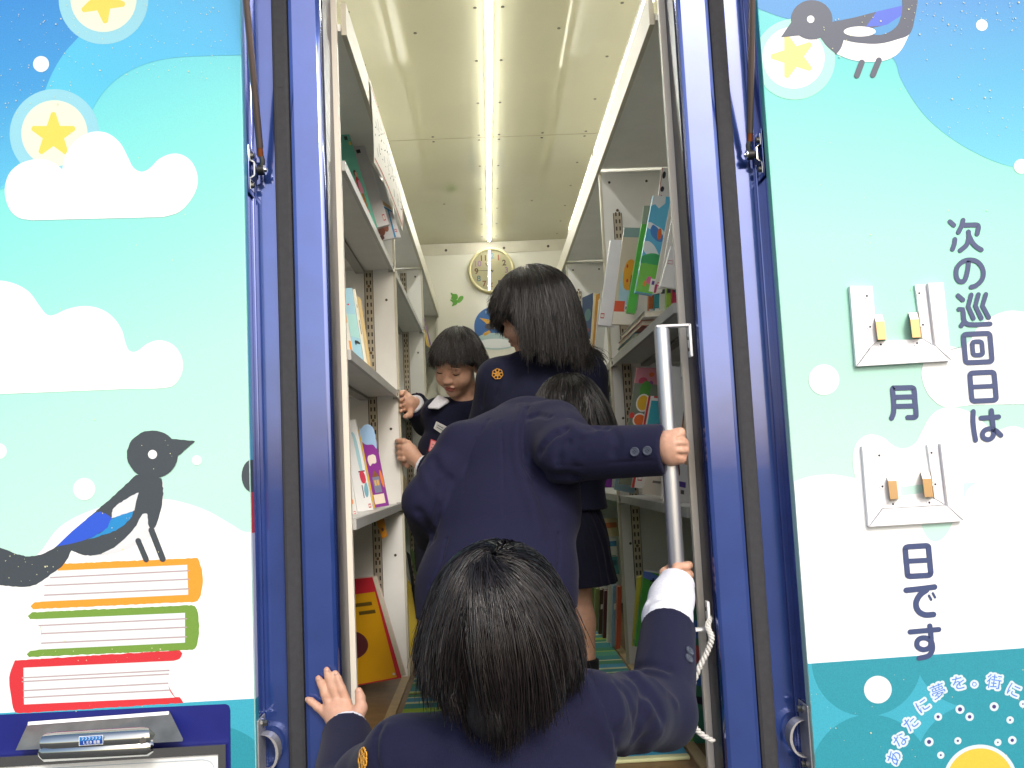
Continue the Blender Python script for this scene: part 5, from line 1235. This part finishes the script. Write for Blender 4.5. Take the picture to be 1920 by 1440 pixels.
s_.build('shirt_cuff',shirt_m,pa)
# shirt, trousers, shoes
t=Vol((-.2,1.1,.3),(.25,1.5,1.0),.005); t.cone(N+np.array((0,0,-.05)),N+np.array((0,-.004,.006)),.055,.050,.01,cap=(N+np.array((0,0,.008)),(0,0,1))); t.build('shirt_collar',shirt_m,pa)
t=Vol((-.2,1.1,.2),(.25,1.55,.72),.005)
for q,k_ in ((-1,kl),(1,kr)): t.cone(PV+side*q*.062,lerp(PV+side*q*.062,k_,.9),.088,.075,.03,cap=((0,0,.335),(0,0,-1)))
t.build('shorts',navy_d,pa); shoes(pa,al,ar,(0,1,0),shoew,shirt_m,.06)
for px_,py_ in ((1294,1222),(1293,1236)):
    c,g_=hitn(j,px_-3,py_)
    if c is not None: button(pa,c,g_,.0085)
c,g_=hitn(j,683,1424)
if c is not None: flower(pa,c,g_,(.3,0,1),.017)
# hair
hc=H+np.array((0,.002,.008))
capv=Vol(hc-.16,hc+.16,.004); capv.ell(hc,(.080,.094,.096),.01,MA); capv.ell(hc+np.array((0,.085,-.075)),(.075,.06,.085),.02,None,True); capv.cone(hc+MA@np.array((0,-.055,-.02)),hc+MA@np.array((0,-.05,-.115)),.05,.045,.03)
capv.build('hair_base',mat('hair_under',(16,14,15),.8,.6),pa)
ZB=P(950,1352,1.25).z; ZS=P(950,1262,1.30).z
def stopA(A,W,rn):
    x=(W[:,:,0]-hc[0]); zl=ZB+(ZS-ZB)*np.clip(np.abs(x)/.095,0,1)**1.6+.019*rn[:,None]
    return (W[:,:,2]<zl)|((A[:,:,1]>.05)&(A[:,:,2]<.015))
hair(pa,hc,MA,(.092,.103,.104),(.0,-.62,.80),lambda d:.40,n=20000,seg=20,grav=.26,clumps=105,rr=(.00062,.00035),cols=((20,16,18),(29,23,25),(42,34,35)),seed=5,collide=[j],vol=.012,amax=1.8,clumpw=.9,marg=.006,stop=stopA,wave=.010,jit=.0032,swirl=1.1,cexp=.8,rough=.30,tuck=.085,tz=-.01)

# ================================================================== the child stooping in the doorway, one hand on the rail
pb=person((.03,2.12,ZF),'child in navy blazer stooping in the doorway, right hand gripping the top of the handrail')
SL,SR=V3(P(868,838,2.20)),V3(P(1040,806,2.20)); N=V3(P(985,775,2.30)); PV=V3(P(932,1075,2.10))
EL,ER=V3(P(800,940,2.14)),V3(P(1062,850,2.06)); WL,WR=V3(P(812,1000,2.30)),V3(P(1246,843,1.945))
H=V3(P(1069,787,2.41)); MB_=frame((.30,.80,-.52))
side=nrmv(SR-SL)
kl,kr=(-.075,2.24,.86),(.075,2.24,.86); al,ar=(-.07,2.14,.665),(.08,2.18,.665)
v=Vol((-.36,1.85,.58),(.46,2.6,1.62),.003)
LB=head(v,H,MB_,.9); v.cone(H+MB_@np.array((0,-.02,-.04)),N+np.array((0,.01,-.02)),.044,.050,.02)
v.chain([N+np.array((0,.0,-.04)),lerp(N,PV,.35),lerp(N,PV,.7),PV],[.066,.088,.082,.090],.03,side,1.4)
v.chain([SL,EL,WL],[.040,.032,.024],.02); v.chain([SR,ER,WR],[.040,.032,.022],.02); v.cone(WL,WL+np.array((.03,.06,-.02)),.024,.018,.01)
legs(v,PV,side,kl,kr,al,ar,(0,1,0))
zc=P(1268,838,1.92).z
def kn(px_,py_,Y): return V3(P(px_,py_,Y))
v.chain([WR,kn(1258,840,1.918),kn(1268,838,1.912)],[.022,.027,.026],.012,(0,0,1),1.28)
for (ky,xk,r0) in ((811,1276,.0100),(828.5,1280,.0104),(845.5,1281,.0100),(861,1277,.0090)):
    z=P(1280,ky,1.92).z
    v.chain([kn(1260,838+(ky-838)*.6,1.914),kn(xk-8,838+(ky-838)*.92,1.9105),kn(xk,ky,1.909)],[r0*1.05,r0*1.0,r0*1.04],.006)
    v.chain([kn(xk,ky,1.909),rc_(R_(-8),z,.0272),rc_(R_(45),z-.001,.0262),rc_(R_(95),z-.002,.0262)],[r0*1.04,r0*.93,r0*.86,r0*.78],.0022)
v.chain([kn(1256,818,1.93),rc_(R_(170),zc+.03,.030),rc_(R_(130),zc+.035,.0275),rc_(R_(95),zc+.04,.027)],[.014,.012,.010,.0085],.006)
for ky in (820,837,853.5): press(v,[(1271,838+(ky-838)*.92),(1278,ky),(1284,ky+.2),(1288,ky+.3)],.0034,.0075)
for ky in (811,828,845,860): press(v,[(1268,ky-3),(1270,ky+3)],.003,.0015)
v.build('body',skin,pb); face_parts(pb,LB,.9)
j=Vol((-.36,1.86,.72),(.42,2.5,1.50),.004)
j.chain([N+np.array((0,.0,-.03)),lerp(N,PV,.3)+np.array((0,-.02,.0)),lerp(N,PV,.65),PV+np.array((0,0,-.02)),V3(P(932,1165,2.08))],[.072,.106,.117,.129,.132],.04,side,[1.45,1.45,1.35,1.35,1.35],cap=(P(935,1145,2.08),(.02,0,-1)))
j.cone(SL,N+np.array((0,0,-.03)),.054,.056,.03); j.cone(SR,N+np.array((0,0,-.03)),.060,.056,.03)
dR=nrmv(WR-ER); dL=nrmv(WL-EL)
j.chain([SL,lerp(SL,EL,.5),EL,WL],[.060,.055,.053,.05],.02)
j.chain([SR,lerp(SR,ER,.5),ER],[.068,.066,.062],.03); j.cone(ER,WR+dR*.02,.060,.0545,.025,None,1,cap=(P(1248,845,1.935),dR))
for pts,w,d in (([(988,765),(981,800),(980,840),(987,880),(1003,900)],.0045,.006),([(978,760),(969,800),(968,845),(976,890)],.010,-.004),
    ([(1108,768),(1112,785),(1122,800),(1136,802)],.010,.010),([(1070,790),(1085,812),(1105,818)],.009,-.004),([(992,782),(1010,777),(1030,780)],.007,.007),
    ([(1012,850),(1024,832),(1040,818),(1060,806)],.008,.006),([(1150,806),(1158,830),(1152,850)],.010,.004),([(1046,862),(1052,838),(1066,830)],.009,.005),([(1125,812),(1100,835),(1085,860)],.011,-.004),
    ([(1045,872),(1100,872),(1170,866),(1246,864)],.0022,.0022),([(1000,880),(1030,890),(1080,893)],.012,.006),
    ([(917,786),(890,830),(874,880),(868,920)],.0026,.0030),([(940,790),(944,880),(946,960),(946,1010)],.0026,.0018),
    ([(838,1010),(826,1060),(806,1100)],.003,.006),([(1047,1000),(1048,1040),(1046,1070)],.003,.006),
    ([(812,860),(822,880),(845,900)],.010,.006),([(790,880),(800,905),(822,935)],.012,-.005),([(785,960),(800,985),(812,1010)],.010,.006),([(826,900),(822,940),(818,980),(806,1020)],.006,.007),
    ([(1000,905),(1020,940),(1035,975)],.014,.006),([(985,900),(1000,950),(1010,1000)],.016,-.005)): press(j,pts,w,d*1.6)
j.wob(.0018,30,8)
j.build('jacket',cloth_mat('navy_jacket_bright',(37,39,76),.46),pb); jB=j
t=Vol((-.3,1.9,.6),(.35,2.45,1.2),.005)
t.chain([PV,PV+np.array((0,.03,-.12))],[.115,.13],.03,side,1.3,cap=((0,0,.9),(0,0,-1)))
for q,k_ in ((-1,kl),(1,kr)): t.cone(PV+side*q*.062,lerp(PV+side*q*.062,k_,.9),.092,.08,.03)
t.build('shorts',navy_d,pb); shoes(pb,al,ar,(0,1,0),shoe_m,sock_m,.07)
for x_,y_ in ((1191,847),(1215,845)):
    c,g_=hitn(j,x_,y_)
    if c is not None: button(pb,c,g_,.0098)
capv=Vol(H-.16,H+.16,.004); capv.ell(H+MB_@np.array((0,-.004,.022)),(.080,.095,.090),.01,MB_); capv.ell(H+MB_@np.array((0,.10,-.05)),(.07,.06,.07),.02,None,True); capv.build('hair_base',MATS['hair_under'],pb)
hair(pb,H+MB_@np.array((0,-.004,.018)),MB_,(.088,.100,.096),(.0,-.42,.9),lambda d:.24,n=3000,seg=16,grav=.16,clumps=100,seed=9,vol=.012,amax=1.6,collide=[j],marg=.004,cols=((14,11,10),(20,16,14),(30,24,21)),stop=lambda A,W,rn:(A[:,:,2]<-.075+.008*rn[:,None])|((A[:,:,1]>.045)&(A[:,:,2]<.02)),wave=.005)

# ================================================================== the tall girl with long hair
pc=person((.10,2.62,ZF),'tall girl with long dark hair in navy blazer and skirt, turned away inside the bus')
H=V3(P(992,592,2.60)); MC=frame((-.86,.44,-.26))
N=V3(P(1012,668,2.61)); PV=V3(P(1030,945,2.63)); SL,SR=V3(P(935,712,2.62)),V3(P(1098,705,2.58))
EL,ER=V3(P(905,840,2.72)),V3(P(1118,850,2.62)); WL,WR=V3(P(870,900,2.86)),V3(P(1075,935,2.72)); side=nrmv(SR-SL)
kl,kr=(.045,2.66,.93),(.222,2.60,.93); al,ar=(.06,2.64,.665),(.238,2.58,.665)
v=Vol((-.22,2.4,.58),(.45,3.0,1.95),.003)
LC=head(v,H,MC,.95); v.cone(H+MC@np.array((0,-.015,-.05)),N,.043,.046,.02)
v.chain([N+np.array((0,0,-.05)),lerp(N,PV,.35),lerp(N,PV,.7),PV],[.064,.084,.076,.092],.03,side,1.38)
v.chain([SL,EL,WL,WL+np.array((-.02,.07,.01))],[.038,.03,.022,.018],.02); v.chain([SR,ER,WR,WR+np.array((-.04,.06,-.0))],[.038,.03,.022,.018],.02)
legs(v,PV,side,kl,kr,al,ar,(-.3,.95,0)); v.build('body',skin,pc); face_parts(pc,LC,.95)
j=Vol((-.25,2.35,.85),(.5,3.0,1.72),.004)
j.chain([N+np.array((0,0,-.045)),lerp(N,PV,.33)+np.array((0,-.006,0)),lerp(N,PV,.75),PV+np.array((0,0,-.03))],[.074,.104,.104,.118],.035,side,1.42,cap=(PV+np.array((0,0,-.02)),(0,0,-1)))
j.cone(SL,N+np.array((0,0,-.03)),.055,.055,.03); j.cone(SR,N+np.array((0,0,-.03)),.055,.055,.03)
j.chain([SL,EL,WL],[.062,.055,.048],.03); j.chain([SR,ER,WR],[.060,.055,.048],.03)
for pts,w,d in (([(914,700),(905,730),(902,760)],.008,.005),([(960,672),(940,700),(930,740)],.006,.004),([(1075,680),(1090,720),(1096,760)],.006,.004)): press(j,pts,w,d)
j.wob(.0018,30,4); j.build('jacket',cloth_mat('navy_jacket_shade',(32,36,64),.55),pc); jC=j  # same navy cloth, its colour darkened for the shade inside the bus
t=Vol((-.2,2.35,.75),(.45,2.95,1.3),.004)
t.chain([PV+np.array((0,0,.05)),PV+np.array((0,0,-.10)),PV+np.array((0.01,-.01,-.24))],[.105,.122,.138],.03,side,1.25,cap=(V3(P(1110,1098,2.55)),(.0,0,-1)))
for i in range(9):
    a=P(1020+18*i,930,2.5); q=[(1040+10*i,940),(1052+13*i,1010),(1062+14*i,1090)]; press(t,q,.008,.006)
t.build('skirt',navy_d,pc); shoes(pc,al,ar,(-.3,.95,0),shoe_m,sock_m,.075)
t=Vol(N-.14,N+.14,.004); t.cone(N+np.array((0,0,-.03)),N+np.array((0,-.0,.014)),.060,.054,.01,cap=(N+np.array((0,0,.016)),(0,0,1))); t.build('shirt_collar',shirt_m,pc)
c,g_=hitn(jC,933,702)
if c is not None: flower(pc,c,g_,(.2,0,1),.0165)
hc=H+np.array((.014,-.01,.012))
capv=Vol(hc-.26,hc+.2,.004); capv.ell(hc+MC@np.array((0,-.006,.016)),(.088,.102,.098),.01,MC); capv.ell(hc+MC@np.array((0,.10,-.05)),(.075,.055,.075),.02,MC,True)
capv.cone(hc+MC@np.array((0,-.035,-.02)),hc+MC@np.array((0,-.035,-.02))+np.array((.0,-.0,-.10)),.070,.055,.04); capv.build('hair_base',MATS['hair_under'],pc)
ZB3=P(1010,668,2.55).z
def stopC(A,W,rn):
    zl=ZB3+.016*rn[:,None]+.02*np.clip(-(W[:,:,0]-hc[0])/.1,0,1)-.015*np.clip((W[:,:,0]-hc[0])/.1,0,1)
    return (W[:,:,2]<zl)|((A[:,:,1]>.052)&(A[:,:,2]<.030))|((A[:,:,1]>.022)&(A[:,:,2]<-.012))
hair(pc,hc+MC@np.array((0,-.004,.012)),MC,(.098,.112,.106),(.0,-.10,.99),lambda d:.42,n=9000,seg=22,grav=.24,clumps=110,seed=21,collide=[jC],vol=.014,amax=1.62,clumpw=.8,marg=.010,cols=((18,14,12),(26,20,17),(40,30,25)),rr=(.0008,.0004),stop=stopC,wave=.009,jit=.005)

# ================================================================== the boy who looks down at the shelves
pd=person((-.12,3.16,ZF),'boy with short fringe looking down, both hands on the shelf divider')
H=V3(P(857,681,3.03)); MD=frame((-.42,-.76,-.50),(.16,-.1,1))
N=V3(P(872,757,3.11)); PV=V3(P(862,1000,3.16)); SL,SR=V3(P(922,772,3.12)),V3(P(822,778,3.12))
EL,ER=V3(P(905,875,3.06)),V3(P(806,768,3.30)); WL,WR=V3(P(790,872,3.06)),V3(P(776,757,3.175)); side=nrmv(SL-SR)
ER=V3(P(802,790,3.28)); EL=V3(P(862,905,3.0))
kl,kr=(-.02,3.14,.92),(-.17,3.14,.92); al,ar=(-.02,3.18,.665),(-.17,3.18,.665)
v=Vol((-.42,2.85,.58),(.12,3.42,1.78),.0028)
LD=head(v,H,MD,.95); v.cone(H+MD@np.array((0,-.02,-.05)),N,.042,.046,.02)
v.chain([N+np.array((0,0,-.05)),lerp(N,PV,.35),lerp(N,PV,.7),PV],[.062,.082,.076,.088],.03,side,1.38)
v.chain([SL,EL,WL],[.037,.03,.021],.02); v.chain([SR,ER,WR],[.037,.03,.021],.02)
legs(v,PV,side,kr,kl,ar,al,(0,-1,0))
XE=XL+.006
# upper hand: fingers round the edge from behind
v.chain([WR,V3(P(768,757,3.165)),V3(P(763,752,3.16))],[.020,.023,.021],.01,(0,0,1),1.25)
for (y_,r0) in ((737,.0095),(748,.0098),(759,.0095),(769,.0085)):
    v.chain([V3(P(765,752+(y_-752)*.7,3.165)),V3(P(757,y_-1,3.158)),V3(P(753.5,y_,3.138)),V3(P(751.5,y_+2,3.112))],[r0*1.15,r0,r0*.92,r0*.8],.0035)
v.chain([V3(P(772,766,3.16)),V3(P(768,778,3.14)),V3(P(760,781,3.12))],[.012,.0105,.0085],.006)
# lower hand: knuckles to us, fingertips on the white face of the divider
v.chain([WL,V3(P(770,850,3.085)),V3(P(762,842,3.085))],[.021,.024,.022],.01,(0,0,1),1.25)
for (y_,xe,r0) in ((827,744.5,.0098),(838,745,.0102),(849,746,.0100),(859,749,.0090)):
    v.chain([V3(P(766,846+(y_-846)*.75,3.085)),V3(P(757,y_+1,3.075)),V3(P(750,y_,3.084)),V3(P(xe,y_,3.106))],[r0*1.15,r0*1.05,r0*.95,r0*.82],.0035)
v.chain([V3(P(772,862,3.09)),V3(P(764,872,3.10)),V3(P(757,868,3.112))],[.012,.0105,.0085],.006)
vq,qq=v.mesh()
cen=vq[qq].mean(1); mouth=LD(0,.080,-.0595); dm=(cen-mouth)@MD
li=((np.abs(dm[:,0])<.020)&(np.abs(dm[:,2])<.0095*(1-(dm[:,0]/.022)**2))&(dm[:,1]>-.012)).astype(int)
make('body',vq,qq,[skin,lipm],pd,li,smooth=True); face_parts(pd,LD,.95)
j=Vol((-.42,2.85,.85),(.12,3.45,1.66),.004)
j.chain([N+np.array((0,0,-.05)),lerp(N,PV,.33),lerp(N,PV,.75),PV+np.array((0,0,-.03))],[.070,.100,.100,.112],.035,side,1.4,cap=(PV+np.array((0,0,-.04)),(0,0,-1)))
j.cone(SL,N+np.array((0,0,-.035)),.052,.05,.03); j.cone(SR,N+np.array((0,0,-.035)),.052,.05,.03)
dR=nrmv(WR-ER); dL=nrmv(WL-EL)
j.chain([SR,ER],[.056,.052],.03); j.cone(ER,WR+dR*.02,.052,.046,.02,cap=(WR-dR*.004,dR)); j.chain([SL,EL],[.056,.052],.03); j.cone(EL,WL+dL*.02,.052,.045,.02,cap=(WL-dL*.012,dL))
press(j,[(800,745),(790,760),(786,775)],.006,.005); j.wob(.0015,30,2)
j.build('jacket',navy_k,pd); jD=j
t=Vol(N-.16,N+.16,.0035); t.cone(N+np.array((0,.005,-.05)),N+np.array((0,-.0,.014)),.057,.052,.01,cap=(N+np.array((0,0,.012)),(0,0,1)))
a0=V3(P(838,752,3.035)); a1=V3(P(822,744,3.045)); a2=V3(P(804,763,3.02)); a3=V3(P(822,764,3.015))
for u_ in np.linspace(0,1,6): t.cone(lerp(a1,a0,u_)+np.array((0,.016,0)),lerp(a2,a3,u_)+np.array((0,.010,0)),.007,.005,.006)
t.build('shirt_collar',shirt_m,pd)
t=Vol((-.4,2.9,.7),(.12,3.4,1.15),.005)
t.chain([PV,PV+np.array((0,0,-.1))],[.112,.115],.03,side,1.3)
for q,k_ in ((1,kl),(-1,kr)): t.cone(PV+side*q*.062,lerp(PV+side*q*.062,k_,.8),.085,.078,.03,cap=((0,0,.955),(0,0,-1)))
t.build('shorts',navy_d,pd); shoes(pd,al,ar,(0,-1,0),shoe_m,shirt_m,.07)
for cpt,dd in ((WL,dL),(WR,dR)):
    t=Vol(cpt-.09,cpt+.09,.003); t.cone(cpt-dd*.05,cpt+dd*.004,.036,.034,.01,cap=(cpt+dd*.003,dd)); t.build('shirt_cuff',shirt_m,pd)
# name tag and badge pinned on the jacket
def tagq(pts,name,m1,m2,mm_):
    w=[]
    for x_,y_ in pts:
        c=hit(jD,x_,y_); w.append(Vector(c) if c is not None else P(x_,y_,2.98))
    ym=sum(p.y for p in w)/4; w=[P(x_,y_,min(ym,min(p.y for p in w)+.006)-.004) for x_,y_ in pts]
    b=MB(); b.prism(w,(0,.004,0),m1); o=b.build(name,pd)
    c=sum(w,Vector())/4; b=MB(); b.prism([c+(p-c)*.82+Vector((0,-.0012,0)) for p in w],(0,.001,0),m2); b.build('tag_face',o)
    for k_ in (.35,.62):
        a=w[0].lerp(w[3],k_).lerp(w[1].lerp(w[2],k_),.2)+Vector((0,-.002,0)); e_=w[0].lerp(w[3],k_).lerp(w[1].lerp(w[2],k_),.75)+Vector((0,-.002,0)); b=MB(); b.tube([a,e_],.0012,mm_,5); b.build('tag_writing',o)
tgm=mat('tag_white',(214,214,210),.85,.4); tgk=mat('tag_ink',(60,64,70),.85,.5); tgr=mat('tag_red',(206,60,70),.85,.4); tgp=mat('tag_pink',(226,150,150),.85,.5)
tagq([(818,790),(838,800),(833,817),(813,803)],'name_tag',tgm,mat('tag_grey',(190,192,190),.85,.5),tgk)
tagq([(808,823),(823,829),(818,852),(803,846)],'badge',tgr,tgp,mat('tag_darkpink',(150,100,100),.85,.5))
c,g_=hitn(jD,897,755)
if c is not None: flower(pd,c,g_,(.1,0,1),.0155)
hc=H+MD@np.array((0,-.004,.012))
capv=Vol(hc-.18,hc+.18,.0035); capv.ell(hc+MD@np.array((0,-.012,.020)),(.072,.087,.083),.01,MD); capv.ell(H+MD@np.array((0,.10,-.055)),(.085,.062,.080),.012,MD,True); capv.build('hair_base',MATS['hair_under'],pd)
def stopD(A,W,rn):
    y=A[:,:,1]; lim=np.where(y>.035,.030+.10*np.clip(A[:,:,0]-.02,-.05,.05)*0,np.where(y>-.02,-.028,-.060))+.009*rn[:,None]
    return A[:,:,2]<lim
hair(pd,hc+MD@np.array((0,-.006,.012)),MD,(.077,.092,.089),(.05,-.42,.90),lambda d:.26,n=6500,seg=18,grav=.22,clumps=120,seed=33,vol=.010,amax=1.55,clumpw=.8,cols=((24,18,17),(34,26,23),(48,37,32)),rr=(.0008,.0004),stop=stopD,wave=.005,jit=.003)
